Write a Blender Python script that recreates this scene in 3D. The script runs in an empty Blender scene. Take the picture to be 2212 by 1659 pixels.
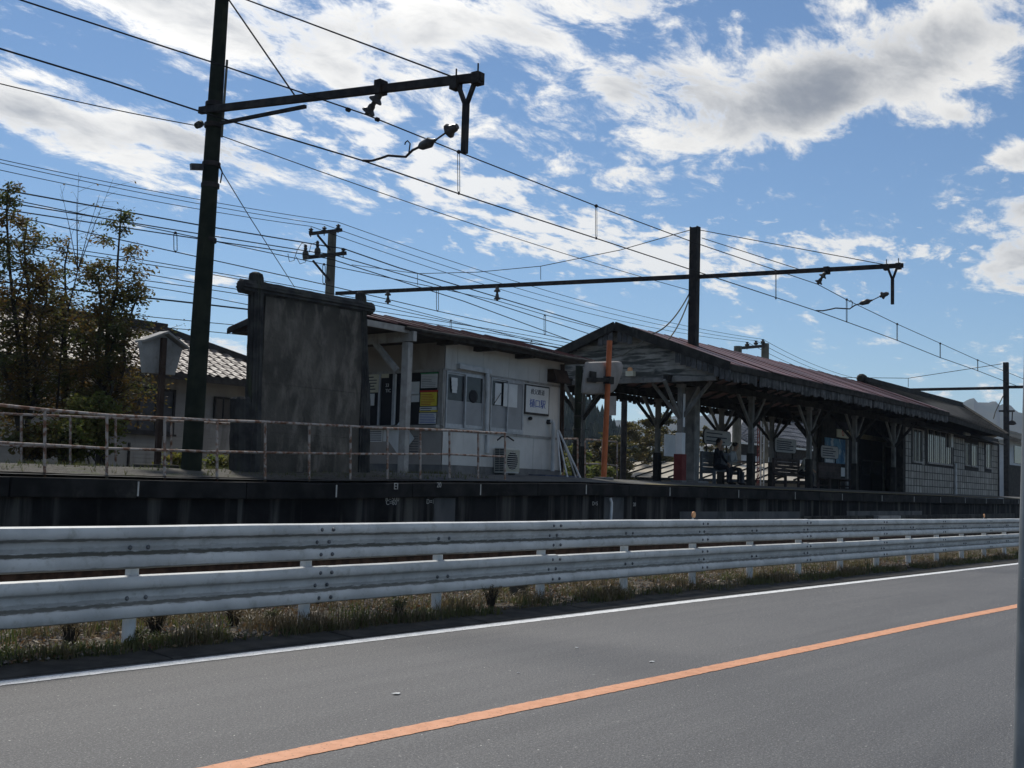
import bpy, bmesh, math, random
from mathutils import Vector, Matrix
random.seed(7)
R = math.radians
scene = bpy.context.scene
COL = scene.collection

# ---------------------------------------------------------------- camera
CAM_H, FPX, IW, IH = 1.5, 2500.0, 2212.0, 1659.0
TH, PI_, RO = R(37.29575), R(4.96726), R(1.718358)
FW = Vector((math.cos(TH)*math.cos(PI_), math.sin(TH)*math.cos(PI_), math.sin(PI_)))
R0 = Vector((math.sin(TH), -math.cos(TH), 0)); U0 = R0.cross(FW)
RT = R0*math.cos(RO) + U0*math.sin(RO); UP = -R0*math.sin(RO) + U0*math.cos(RO)
EYE = Vector((0, 0, CAM_H))
cd = bpy.data.cameras.new('camera'); cam = bpy.data.objects.new('camera', cd); COL.objects.link(cam)
m3 = Matrix((RT, UP, -FW)).transposed(); cam.matrix_world = Matrix.Translation(EYE) @ m3.to_4x4()
cd.sensor_width = 36; cd.lens = FPX/IW*36; cd.clip_start = 0.05; cd.clip_end = 9000
scene.camera = cam

# ---------------------------------------------------------------- light
SUN_AZ, SUN_EL = R(60), R(51)          # azimuth from +X towards +Y
SKY_STR, SUN_STR, EXPO = 0.085, 4.2, 0.0
SD = Vector((math.cos(SUN_AZ)*math.cos(SUN_EL), math.sin(SUN_AZ)*math.cos(SUN_EL), math.sin(SUN_EL)))
ld = bpy.data.lights.new('sun', 'SUN'); ld.energy = SUN_STR; ld.angle = R(10); ld.color = (1, .95, .87)
sun = bpy.data.objects.new('sun', ld); COL.objects.link(sun)
sun.rotation_euler = (-SD).to_track_quat('-Z', 'Y').to_euler(); sun.location = (0, 0, 60)
vs = scene.view_settings; vs.view_transform = 'Standard'; vs.look = 'None'; vs.exposure = EXPO; vs.gamma = 1
vs.use_curve_mapping = False

class NT:
    """small node helper"""
    def __init__(s, tree): s.t = tree; s.L = tree.links
    def n(s, typ, **kw):
        o = s.t.nodes.new(typ)
        for k, v in kw.items():
            if k.startswith('i_'): o.inputs[k[2:].replace('_', ' ')].default_value = v
            else: setattr(o, k, v)
        return o
    def put(s, inp, v):
        if hasattr(v, 'is_output') or isinstance(v, bpy.types.NodeSocket): s.L.new(v, inp)
        else: inp.default_value = v
    def m(s, op, a, b=0.0, c=0.0, clamp=False):
        o = s.t.nodes.new('ShaderNodeMath'); o.operation = op; o.use_clamp = clamp
        for i, v in enumerate((a, b, c)): s.put(o.inputs[i], v)
        return o.outputs[0]
    def v(s, op, a, b=(0, 0, 0), c=None):
        o = s.t.nodes.new('ShaderNodeVectorMath'); o.operation = op
        s.put(o.inputs[0], a); s.put(o.inputs[1], b)
        return o.outputs['Value'] if op in ('DOT_PRODUCT', 'LENGTH') else o.outputs['Vector']
    def noise(s, vec, scale, detail=4, rough=.55, dist=0.0, w=None):
        o = s.t.nodes.new('ShaderNodeTexNoise'); s.L.new(vec, o.inputs['Vector'])
        o.inputs['Scale'].default_value = scale; o.inputs['Detail'].default_value = detail
        o.inputs['Roughness'].default_value = rough; o.inputs['Distortion'].default_value = dist
        return o.outputs['Fac']
    def ramp(s, fac, lo, hi, a=0.0, b=1.0, smooth=True):
        o = s.t.nodes.new('ShaderNodeMapRange'); o.interpolation_type = 'SMOOTHSTEP' if smooth else 'LINEAR'
        s.put(o.inputs['Value'], fac)
        for k, v in (('From Min', lo), ('From Max', hi), ('To Min', a), ('To Max', b)): s.put(o.inputs[k], v)
        return o.outputs[0]
    def mix(s, fac, a, b):
        o = s.t.nodes.new('ShaderNodeMix'); o.data_type = 'RGBA'
        s.put(o.inputs[0], fac)
        for i, v in ((6, a), (7, b)):
            if isinstance(v, (tuple, list)): v = (*v[:3], 1)
            s.put(o.inputs[i], v)
        return o.outputs[2]

# ---------------------------------------------------------------- sky with broken cloud
world = bpy.data.worlds.new('World'); scene.world = world; world.use_nodes = True
wt = world.node_tree; wt.nodes.clear(); N = NT(wt)
sky = N.n('ShaderNodeTexSky', sky_type='NISHITA', sun_disc=False, sun_elevation=SUN_EL, altitude=100,
          air_density=1.0, dust_density=0.0, ozone_density=4.0)
sky.sun_rotation = math.pi/2 - SUN_AZ      # the node measures from +Y clockwise
tc = N.n('ShaderNodeTexCoord'); D = N.v('NORMALIZE', tc.outputs['Generated'])
sep = N.n('ShaderNodeSeparateXYZ'); wt.links.new(D, sep.inputs[0])
dz = N.m('MAXIMUM', sep.outputs['Z'], 0.0)
# the cloud sheet lies on a plane overhead (softened near the horizon so far cloud keeps some height)
den = N.m('ADD', dz, 0.14)
pu = N.m('DIVIDE', sep.outputs['X'], den); pv = N.m('DIVIDE', sep.outputs['Y'], den)
cmb = N.n('ShaderNodeCombineXYZ'); wt.links.new(pu, cmb.inputs[0]); wt.links.new(pv, cmb.inputs[1])
PL = cmb.outputs[0]
az = N.m('ARCTAN2', sep.outputs['Y'], sep.outputs['X']); el = N.m('ARCSINE', sep.outputs['Z'])
def blob(a0, e0, ra, re, rot, amp):
    """one cloud mass, centred on a heading and a height (degrees)"""
    da = N.m('SUBTRACT', az, R(a0)); de = N.m('SUBTRACT', el, R(e0))
    c, s_ = math.cos(R(rot)), math.sin(R(rot))
    u = N.m('ADD', N.m('MULTIPLY', da, c/R(ra)), N.m('MULTIPLY', de, s_/R(ra)))
    v = N.m('ADD', N.m('MULTIPLY', da, -s_/R(re)), N.m('MULTIPLY', de, c/R(re)))
    q = N.m('ADD', N.m('MULTIPLY', u, u), N.m('MULTIPLY', v, v))
    return N.m('MULTIPLY', N.m('EXPONENT', N.m('MULTIPLY', q, -1.0)), amp)
cov = None
for b in ((57, 22.6, 13, 2.6, 8, .34), (49, 20.0, 9, 1.7, 16, .30), (61, 16.2, 9, 1.7, 12, .44), (52, 15.6, 5, 1.0, 14, .26), (42, 21.8, 8, 2.0, 8, .26), (25.5, 17.9, 8.0, 2.4, -12, .44),
          (17, 20.8, 8, 2.2, -16, .44), (34, 23.2, 8, 1.7, -2, .30), (32, 19.4, 5, 1.3, -10, .24),
          (12.5, 11.4, 3.4, 1.9, -6, .44), (13.0, 15.3, 3.4, .8, -10, .40), (12.6, 13.4, 3.0, .7, -8, .38), (15.5, 17.4, 1.6, .6, 0, .3), (51, 9.3, 4, .5, 4, .26), (48, 6.2, 6, .9, 0, .24), (8, 6, 8, 1.6, 0, .30)):
    o = blob(*b); cov = o if cov is None else N.m('ADD', cov, o)
warp = N.noise(PL, 1.3, 3)
rotm = N.n('ShaderNodeMapping'); rotm.inputs['Rotation'].default_value = (0, 0, R(-38)); rotm.inputs['Scale'].default_value = (1.0, 1.75, 1)
wt.links.new(PL, rotm.inputs[0])
wv = N.n('ShaderNodeVectorMath', operation='ADD'); wt.links.new(rotm.outputs[0], wv.inputs[0])
cw = N.n('ShaderNodeCombineXYZ'); wt.links.new(N.m('MULTIPLY', warp, .5), cw.inputs[0]); wt.links.new(warp, cw.inputs[2]); wt.links.new(cw.outputs[0], wv.inputs[1])
PW = wv.outputs[0]
fine = N.noise(PW, 5.2, 13, .66, .2)
big = N.noise(PW, 1.9, 4, .5)
base = N.m('MULTIPLY', N.ramp(N.noise(PL, .8, 3), .38, .66, -.04, .36), N.ramp(el, R(19), R(32)))      # scattered cover that goes on over the whole sky
cb = N.m('ADD', cov, base)
raw = N.m('ADD', N.m('ADD', N.m('MULTIPLY', fine, 1.5), N.m('MULTIPLY', big, .35)), cb)
dens1 = N.ramp(raw, 1.05, 1.34)
# a thinner, higher layer of small flecks
band = None
for b in ((40, 14.2, 13, 2.4, 12, .22), (31, 11.4, 10, 1.5, 9, .25), (20.5, 11.6, 8, 1.0, 6, .25), (45, 17, 8, 2, 10, .2), (30, 21, 9, 3, 0, .16), (12, 14, 6, 3, 0, .16)):
    o = blob(*b); band = o if band is None else N.m('ADD', band, o)
fl = N.noise(PW, 10.5, 8, .6, .15)
rawf = N.m('ADD', N.m('ADD', N.m('MULTIPLY', fl, .9), N.m('MULTIPLY', fine, .5)), N.m('ADD', band, N.m('MULTIPLY', base, .6)))
dens2 = N.m('MULTIPLY', N.ramp(rawf, .90, 1.08), .9)
dens = N.m('MAXIMUM', dens1, dens2)
thick = N.m('MULTIPLY', N.ramp(N.m('ADD', N.m('ADD', N.m('MULTIPLY', big, .8), N.m('MULTIPLY', fine, .5)), cb), .88, 1.36), N.ramp(dens1, .55, 1.0))
dot = N.m('MAXIMUM', N.v('DOT_PRODUCT', D, tuple(SD)), 0.0)
glow = N.m('POWER', dot, 9.0)
lit = N.m('ADD', .88, N.m('MULTIPLY', glow, 1.0))            # cloud edges light up towards the sun
ccol = N.mix(thick, (1.05, 1.03, .985), (.30, .325, .37))
cs = N.v('SCALE', ccol); sc = cs.node; wt.links.new(lit, sc.inputs['Scale'])
tint = N.v('MULTIPLY', sky.outputs[0], (.95, 1.02, 1.055))       # cool white balance of the photograph
skyc = N.v('SCALE', tint); skyc.node.inputs['Scale'].default_value = SKY_STR
fade = N.ramp(el, R(.5), R(5.0), .25, 1.0)
tot = N.mix(N.m('MULTIPLY', N.m('MULTIPLY', dens, fade), .96), skyc, cs)
bg = N.n('ShaderNodeBackground'); wt.links.new(tot, bg.inputs['Color']); bg.inputs['Strength'].default_value = 1.0
wo = N.n('ShaderNodeOutputWorld'); wt.links.new(bg.outputs[0], wo.inputs[0])

# ---------------------------------------------------------------- geometry helpers
def ray(x, y): return FW + RT*((x-IW/2)/FPX) - UP*((y-IH/2)/FPX)
def bend(X): return max(0.0, X-28.0)**2/1000.0            # the platform and its track follow a 500 m curve beyond here
def at(x, y, Y=None, X=None, Z=None, B=False):
    """the point seen at (x, y) of the survey photograph on a plane of known distance"""
    d = ray(x, y)
    if X is not None: return EYE + d*(X/d.x)
    if Z is not None: return EYE + d*((Z-CAM_H)/d.z)
    p = EYE + d*(Y/d.y)
    if B:
        for _ in range(12): p = EYE + d*((Y+bend(p.x))/d.y)
    return p
WO = {}
def setp(o, label=None, cat=None, group=None, kind=None):
    if label: o['label'] = label
    if cat: o['category'] = cat
    if group: o['group'] = group
    if kind: o['kind'] = kind
    return o
def thing(name, loc, label=None, cat=None, group=None, kind=None):
    o = bpy.data.objects.new(name, None); COL.objects.link(o); o.location = loc; o.empty_display_size = .2
    WO[o] = Vector(loc)
    return setp(o, label, cat, group, kind)
class MB:
    def __init__(s): s.v = []; s.f = []
    def face(s, *pts):
        i = len(s.v); s.v += [Vector(p) for p in pts]; s.f.append(tuple(range(i, i+len(pts)))); return s
    def hexa(s, p):
        i = len(s.v); s.v += [Vector(q) for q in p]
        s.f += [tuple(i+k for k in q) for q in ((0,3,2,1),(4,5,6,7),(0,1,5,4),(1,2,6,5),(2,3,7,6),(3,0,4,7))]; return s
    def box(s, a, b):
        x0,y0,z0 = a; x1,y1,z1 = b
        return s.hexa([(x0,y0,z0),(x1,y0,z0),(x1,y1,z0),(x0,y1,z0),(x0,y0,z1),(x1,y0,z1),(x1,y1,z1),(x0,y1,z1)])
    def cbox(s, c, w, d, h):
        return s.box((c[0]-w/2, c[1]-d/2, c[2]-h/2), (c[0]+w/2, c[1]+d/2, c[2]+h/2))
    def beam(s, a, b, w, h, up=(0,0,1), w2=None, h2=None):
        """a bar of section w (sideways) x h (along up) from a to b"""
        a = Vector(a); b = Vector(b); t = (b-a).normalized(); u = Vector(up)
        if abs(t.dot(u)) > .98: u = Vector((1,0,0))
        sd = t.cross(u).normalized(); u = sd.cross(t).normalized()
        w2 = w if w2 is None else w2; h2 = h if h2 is None else h2
        P = []
        for c, ww, hh in ((a, w, h), (b, w2, h2)):
            P.append([c+sd*(-ww/2)+u*(-hh/2), c+sd*(ww/2)+u*(-hh/2), c+sd*(ww/2)+u*(hh/2), c+sd*(-ww/2)+u*(hh/2)])
        return s.hexa(P[0]+P[1])
    def tube(s, pts, r, n=8, cap=True, rs=None):
        pts = [Vector(p) for p in pts]; base = len(s.v); k = len(pts); pu = None
        for j, p in enumerate(pts):
            t = (pts[min(j+1, k-1)]-pts[max(j-1, 0)]).normalized()
            if pu is None:
                pu = Vector((0,0,1)) if abs(t.z) < .9 else Vector((1,0,0))
            sd = t.cross(pu).normalized(); pu = sd.cross(t).normalized(); rr = rs[j] if rs else r
            for q in range(n):
                a = 2*math.pi*q/n; s.v.append(p+(sd*math.cos(a)+pu*math.sin(a))*rr)
        for j in range(k-1):
            for q in range(n):
                s.f.append((base+j*n+q, base+j*n+(q+1)%n, base+(j+1)*n+(q+1)%n, base+(j+1)*n+q))
        if cap and n > 2:
            s.f.append(tuple(base+q for q in range(n-1, -1, -1))); s.f.append(tuple(base+(k-1)*n+q for q in range(n)))
        return s
    def lathe(s, a, b, prof, n=12):
        """profile [(t along a-b, radius)]"""
        a = Vector(a); b = Vector(b)
        return s.tube([a.lerp(b, t) for t, _ in prof], 0, n, True, [max(r, .0005) for _, r in prof])
    def prism(s, poly, off):
        """polygon (3D points) pushed out by off"""
        off = Vector(off); n = len(poly); i = len(s.v)
        s.v += [Vector(p) for p in poly] + [Vector(p)+off for p in poly]
        s.f.append(tuple(i+q for q in range(n-1, -1, -1))); s.f.append(tuple(i+n+q for q in range(n)))
        for q in range(n): s.f.append((i+q, i+(q+1) % n, i+n+(q+1) % n, i+n+q))
        return s
    def loft(s, secs, close=False, cap=False):
        """rings of equal length -> skin"""
        i = len(s.v); n = len(secs[0])
        for c in secs: s.v += [Vector(p) for p in c]
        for j in range(len(secs)-1):
            for q in range(n if close else n-1):
                s.f.append((i+j*n+q, i+j*n+(q+1) % n, i+(j+1)*n+(q+1) % n, i+(j+1)*n+q))
        if cap: s.f.append(tuple(i+q for q in range(n-1, -1, -1))); s.f.append(tuple(i+(len(secs)-1)*n+q for q in range(n)))
        return s
    def mesh(s, name, org=Vector((0,0,0)), smooth=False):
        me = bpy.data.meshes.new(name); me.from_pydata([tuple(p-org) for p in s.v], [], s.f); me.validate()
        bm = bmesh.new(); bm.from_mesh(me); bmesh.ops.recalc_face_normals(bm, faces=bm.faces); bm.to_mesh(me); bm.free()
        if smooth:
            me.polygons.foreach_set('use_smooth', [True]*len(me.polygons))
            try: me.set_sharp_from_angle(angle=R(38))
            except Exception: pass
        return me
    def build(s, name, mat, parent=None, smooth=False, bevel=0, **kw):
        """link as one mesh object: a part of parent, or a thing with its origin at its base"""
        if parent is None:
            xs = [p.x for p in s.v]; ys = [p.y for p in s.v]; zs = [p.z for p in s.v]
            org = Vector(((min(xs)+max(xs))/2, (min(ys)+max(ys))/2, min(zs)))
        else: org = WO[parent]
        o = bpy.data.objects.new(name, s.mesh(name, org, smooth)); COL.objects.link(o)
        if parent is None: o.location = org
        else: o.parent = parent
        WO[o] = org
        if mat: o.data.materials.append(mat)
        if bevel:
            b = o.modifiers.new('bevel', 'BEVEL'); b.width = bevel; b.segments = 2; b.limit_method = 'ANGLE'
        return setp(o, **kw)
def piece(src, name, parent, loc, rot=None, scl=None):
    """another object with the same mesh, placed at loc (world) under parent"""
    o = bpy.data.objects.new(name, src); COL.objects.link(o); o.parent = parent
    o.location = Vector(loc) - (WO[parent] if parent else Vector((0,0,0)))
    if rot: o.rotation_euler = rot
    if scl: o.scale = scl
    WO[o] = Vector(loc)
    return o

# ---------------------------------------------------------------- materials
MATS = {}
def mat(name, c1, c2=None, scale=3.0, rough=.8, metal=0.0, bump=0.0, bscale=None, stain=None, sscale=(1.2, 1.2, .25), slo=.5, shi=.7, samt=.8,
        lo=.35, hi=.65, spec=.2, rnd=0.0, detail=5, trans=0.0, rough2=None, fleck=None, fscale=60., flo=.62, fhi=.68):
    """base colours mixed by noise, optional stains drawn out along z, optional flecks, optional variation per object"""
    m = bpy.data.materials.new(name); m.use_nodes = True; t = m.node_tree; t.nodes.clear(); n = NT(t)
    geo = n.n('ShaderNodeNewGeometry'); pos = geo.outputs['Position']
    c2 = c2 or tuple(min(1, v*1.25) for v in c1)
    col = n.mix(n.ramp(n.noise(pos, scale, detail), lo, hi), c1, c2)
    if stain:
        mp = n.n('ShaderNodeMapping'); mp.inputs['Scale'].default_value = sscale; t.links.new(pos, mp.inputs[0])
        f = n.ramp(n.noise(mp.outputs[0], 2.0, 6, .6, .3), slo, shi, 0, samt)
        col = n.mix(f, col, stain)
    if fleck: col = n.mix(n.ramp(n.noise(pos, fscale, 2), flo, fhi), col, fleck)
    if rnd:
        oi = n.n('ShaderNodeObjectInfo'); k = n.ramp(oi.outputs['Random'], 0, 1, 1-rnd, 1+rnd, False)
        h = n.v('SCALE', col); t.links.new(k, h.node.inputs['Scale']); col = h
    b = n.n('ShaderNodeBsdfPrincipled'); t.links.new(col, b.inputs['Base Color'])
    b.inputs['Metallic'].default_value = metal; b.inputs['Specular IOR Level'].default_value = spec
    if rough2 is not None: t.links.new(n.ramp(n.noise(pos, scale*1.7, 3), .35, .65, rough, rough2), b.inputs['Roughness'])
    else: b.inputs['Roughness'].default_value = rough
    if trans: b.inputs['Transmission Weight'].default_value = trans
    if bump:
        bn = n.n('ShaderNodeBump'); bn.inputs['Strength'].default_value = 1.0; bn.inputs['Distance'].default_value = bump
        t.links.new(n.noise(pos, bscale or scale*6, 5, .6), bn.inputs['Height']); t.links.new(bn.outputs[0], b.inputs['Normal'])
    o = n.n('ShaderNodeOutputMaterial'); t.links.new(b.outputs[0], o.inputs[0])
    MATS[name] = m
    return m
# ---------------------------------------------------------------- ground, road, verge
M_ground = mat('ground_soil', (.055,.052,.04), (.09,.085,.06), 1.2, .95, bump=.02, bscale=9)
def asphmat():
    m = bpy.data.materials.new('asphalt'); m.use_nodes = True; t = m.node_tree; t.nodes.clear(); n = NT(t)
    g = n.n('ShaderNodeNewGeometry'); pos = g.outputs['Position']
    c = n.mix(n.ramp(n.noise(pos, .35, 4), .3, .7), (.070,.072,.076), (.092,.093,.095))
    mp = n.n('ShaderNodeMapping'); mp.inputs['Scale'].default_value = (.12, 2.2, 1); t.links.new(pos, mp.inputs[0])
    c = n.mix(n.ramp(n.noise(mp.outputs[0], 1.2, 5), .40, .66, 0, .7), c, (.048,.050,.054))       # tyre polished lanes
    c = n.mix(n.ramp(n.noise(pos, 5, 6, .7), .5, .75, 0, .4), c, (.108,.107,.105))
    grain = n.noise(pos, 38, 4, .8); c = n.mix(n.ramp(grain, .36, .60, .9, 0), c, (.030,.030,.032))
    fine = n.noise(pos, 80, 3, .7); c = n.mix(n.ramp(fine, .55, .66, 0, .8), c, (.26,.255,.245))
    sp = n.noise(pos, 33, 2); c = n.mix(n.ramp(sp, .70, .73, 0, .9), c, (.42,.41,.38))
    b = n.n('ShaderNodeBsdfPrincipled'); t.links.new(c, b.inputs['Base Color']); b.inputs['Roughness'].default_value = .68; b.inputs['Specular IOR Level'].default_value = .5
    bn = n.n('ShaderNodeBump'); bn.inputs['Strength'].default_value = 1.0; bn.inputs['Distance'].default_value = .009
    t.links.new(n.m('ADD', grain, n.m('MULTIPLY', fine, .5)), bn.inputs['Height']); t.links.new(bn.outputs[0], b.inputs['Normal'])
    o = n.n('ShaderNodeOutputMaterial'); t.links.new(b.outputs[0], o.inputs[0]); return m
M_asph = asphmat()
M_white = mat('white_road_paint', (.62,.64,.64), (.78,.79,.79), 9, .6, stain=(.3,.3,.31), sscale=(4,4,4), slo=.5, shi=.8, samt=.6, bump=.004, bscale=70, fleck=(.16,.16,.16), fscale=48, flo=.60, fhi=.70)
M_orange = mat('orange_road_paint', (.56,.265,.145), (.64,.32,.185), 9, .62, stain=(.32,.16,.08), sscale=(5,5,5), slo=.5, shi=.8, samt=.55, bump=.004, bscale=70, fleck=(.25,.13,.08), fscale=48, flo=.62, fhi=.72)
M_kerb = mat('dark_gutter_concrete', (.03,.029,.026), (.06,.056,.05), 4, .9, bump=.006, bscale=40)
M_dirt = mat('verge_dirt', (.035,.03,.022), (.085,.07,.05), 5, .95, bump=.02, bscale=30, fleck=(.2,.19,.17), fscale=45, flo=.6, fhi=.7)
M_stone = mat('ballast_stone', (.07,.06,.05), (.17,.155,.14), 6, .8, rnd=.3)
def drop(X): return -max(0.0, X-14.0)*.0042          # the road falls gently to the right
def whiteY(X):
    for (a, ya), (b, yb) in zip(WPL, WPL[1:]):
        if X <= b: return ya + (yb-ya)*(X-a)/(b-a)
    return WPL[-1][1]
WPL = [(-40, 9.05), (4.45, 7.83), (7.5, 7.74), (14, 7.60), (30.5, 7.41), (60, 7.3), (120, 7.3), (400, 7.3)]
OPL = [(-40, 6.4), (4.0, 4.84), (8.5, 4.65), (17.6, 4.33), (30, 4.15), (60, 4.0), (120, 4.0), (400, 4.0)]
def orangeY(X):
    for (a, ya), (b, yb) in zip(OPL, OPL[1:]):
        if X <= b: return ya + (yb-ya)*(X-a)/(b-a)
    return OPL[-1][1]
mb = MB(); g = [-2700, -800, -200, -60, 120, 300, 900, 2700]
for i in range(7):
    for j in range(7): mb.face((g[i],g[j],-.45),(g[i+1],g[j],-.45),(g[i+1],g[j+1],-.45),(g[i],g[j+1],-.45))
mb.build('ground', M_ground, kind='structure')
XS = [-40, -20, -8, 0, 4, 8, 11, 14, 18, 24, 30.5, 40, 60, 90, 120]
def strip(name, ya, yb, z, m, **kw):
    b = MB(); b.loft([[(X, ya(X), z+drop(X)), (X, yb(X), z+drop(X))] for X in XS]); return b.build(name, m, kind='structure', **kw)
strip('road', lambda X: -4.0, lambda X: whiteY(X)+.16, 0, M_asph)
def painted(name, fy, hw, m):
    """a road line with the slightly ragged edges of old paint"""
    b = MB(); rows = []; X = -40.0
    while X < 120:
        j = lambda: random.uniform(-.006, .006) if 2 < X < 32 else 0
        rows.append([(X, fy(X)-hw+j(), .004+drop(X)), (X, fy(X)+hw+j(), .004+drop(X))]); X += .04 if 2 < X < 32 else 1.0
    b.loft(rows); b.build(name, m, kind='structure')
painted('edge_line', whiteY, .083, M_white); painted('centre_line', orangeY, .088, M_orange)
# gutter: flat kerb stones laid end to end
kerb = thing('kerb', (0, 8, 0), kind='structure')
X = 2.0
while X < 46:
    L = 1.98; a, b = X, X+L
    q = [(a, whiteY(a)+.165, drop(a)), (b, whiteY(b)+.165, drop(b)), (b, whiteY(b)+.60, drop(b)), (a, whiteY(a)+.60, drop(a))]
    hz = [.012, .012, .045, .045]
    MB().hexa([(p[0], p[1], p[2]-.12) for p in q] + [(p[0], p[1], p[2]+h+random.uniform(-.003,.003)) for p, h in zip(q, hz)]).build('kerb_stone', M_kerb, kerb, bevel=.008)
    X += 2.0
# verge and track bed: one rough sheet
TRK = 12.1
def bedz(y, X):
    pts = [(7.5, -.02), (8.2, .03), (8.5, .06), (9.4, .05), (10.2, .0), (10.7, .05), (11.2, .22), (13.0, .22), (13.6, .18), (14.5, .18)]
    for (a, za), (b, zb) in zip(pts, pts[1:]):
        if y <= b: return za+(zb-za)*(y-a)/(b-a)
    return .18
from mathutils import noise as mnoise
mb = MB(); secs = []
X = -6.0; xs = []
while X < 70: xs.append(X); X += .12 if X < 24 else .5
for X in xs:
    row = []
    y = whiteY(X)+.6
    ny = 34; y1 = 14.0+bend(X)
    for k in range(ny+1):
        yy = y+(y1-y)*k/ny
        yb = yy - (bend(X) if yy > 10 else 0)
        z = bedz(yb, X)+drop(X)*(1 if yy < 9.5 else .0) + .035*(mnoise.noise((X*1.7, yy*1.7, 0))) + .02*mnoise.noise((X*6, yy*6, 3))
        row.append((X, yy, z if k else drop(X)+.03))
    secs.append(row)
mb.loft(secs); mb.build('verge', M_dirt, smooth=True, kind='structure')
# ---------------------------------------------------------------- guardrail
def guardmat():
    m = bpy.data.materials.new('white_guardrail_paint'); m.use_nodes = True; t = m.node_tree; t.nodes.clear(); n = NT(t)
    g = n.n('ShaderNodeNewGeometry'); pos = g.outputs['Position']; sp = n.n('ShaderNodeSeparateXYZ'); t.links.new(pos, sp.inputs[0])
    c = n.mix(n.ramp(n.noise(pos, 2.2, 5), .35, .65), (.43,.445,.44), (.56,.575,.565))
    c = n.mix(n.ramp(n.noise(pos, 9, 6, .7), .50, .74, 0, .55), c, (.26,.26,.225))
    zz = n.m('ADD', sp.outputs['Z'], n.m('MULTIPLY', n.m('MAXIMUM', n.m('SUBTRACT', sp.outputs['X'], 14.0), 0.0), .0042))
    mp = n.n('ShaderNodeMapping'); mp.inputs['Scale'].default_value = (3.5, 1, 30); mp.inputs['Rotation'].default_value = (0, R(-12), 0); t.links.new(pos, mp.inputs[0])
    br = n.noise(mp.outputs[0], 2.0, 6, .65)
    for zc, hw, am in ((.826,.022,.95), (.945,.016,.75), (.700,.018,.7), (.400,.02,.85), (.520,.014,.45), (.275,.014,.6), (.86,.03,.35), (.43,.025,.4)):  # grime on the ledges, plus shade under the bulges painted into the colour
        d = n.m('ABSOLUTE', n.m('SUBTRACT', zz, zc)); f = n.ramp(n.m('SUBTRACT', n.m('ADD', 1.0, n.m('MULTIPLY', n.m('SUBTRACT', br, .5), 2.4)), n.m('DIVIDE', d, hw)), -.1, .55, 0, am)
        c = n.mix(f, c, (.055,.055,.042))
    b = n.n('ShaderNodeBsdfPrincipled'); t.links.new(c, b.inputs['Base Color']); b.inputs['Roughness'].default_value = .55; b.inputs['Specular IOR Level'].default_value = .35
    o = n.n('ShaderNodeOutputMaterial'); t.links.new(b.outputs[0], o.inputs[0]); return m
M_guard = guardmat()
M_gpost = mat('white_post_paint', (.58,.6,.6), (.7,.72,.72), 3, .5, stain=(.2,.2,.16), sscale=(3,3,1.5), slo=.5, shi=.8, samt=.6)
M_grime = mat('guardrail_grime', (.045,.045,.038), (.12,.12,.10), 14, .95)
M_bolt = mat('dull_steel_bolt', (.10,.11,.12), (.2,.21,.22), 30, .55, metal=.6)
M_amber = mat('amber_reflector', (.75,.36,.16), (.85,.45,.22), 20, .25)
GY = 8.62
guard = thing('guardrail', (14, GY, 0), 'long white steel guardrail with two stacked W beams along the road', 'guardrail')
# W section: (towards the road, height), road side is -Y
WS = [(.0,0),(.035,.012),(.045,.04),(.045,.075),(.036,.10),(.008,.125),(.0,.14),(.0,.205),(.008,.22),(.036,.245),(.045,.27),(.045,.305),(.035,.333),(.0,.345)]
def wbeam(X0, X1, z):
    b = MB(); secs = []
    nn = 24
    for i in range(nn+1):
        X = X0+(X1-X0)*i/nn; e = min(1, min(i, nn-i)/3)
        wy = lambda h: e*(.007*mnoise.noise((X*1.3, z*9, h*5))+.006*mnoise.noise((X*4.1, z*7, h*9))); wz = e*.005*mnoise.noise((X*.9, z*11, 4))
        out = [(X, GY-.075-d*1.35+wy(h), z+h*1.06+drop(X)+wz) for d, h in WS]
        inn = [(X, GY-.071-d*1.35+wy(h), z+h*1.06+drop(X)+wz) for d, h in WS][::-1]
        secs.append(out+inn)
    return b.loft(secs, close=True, cap=True)
PX = [8.03+2.0*k for k in range(-4, 22)]
boltm = MB().lathe((0,-.017,0),(0,.004,0),[(0,.006),(.15,.013),(.5,.017),(.6,.02),(1,.02)],8).mesh('bolt'); boltm.materials.append(M_bolt)
discm = MB().lathe((0,-.012,0),(0,.012,0),[(0,.048),(.2,.05),(.8,.05),(1,.046)],20).mesh('reflector'); discm.materials.append(M_amber)
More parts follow.
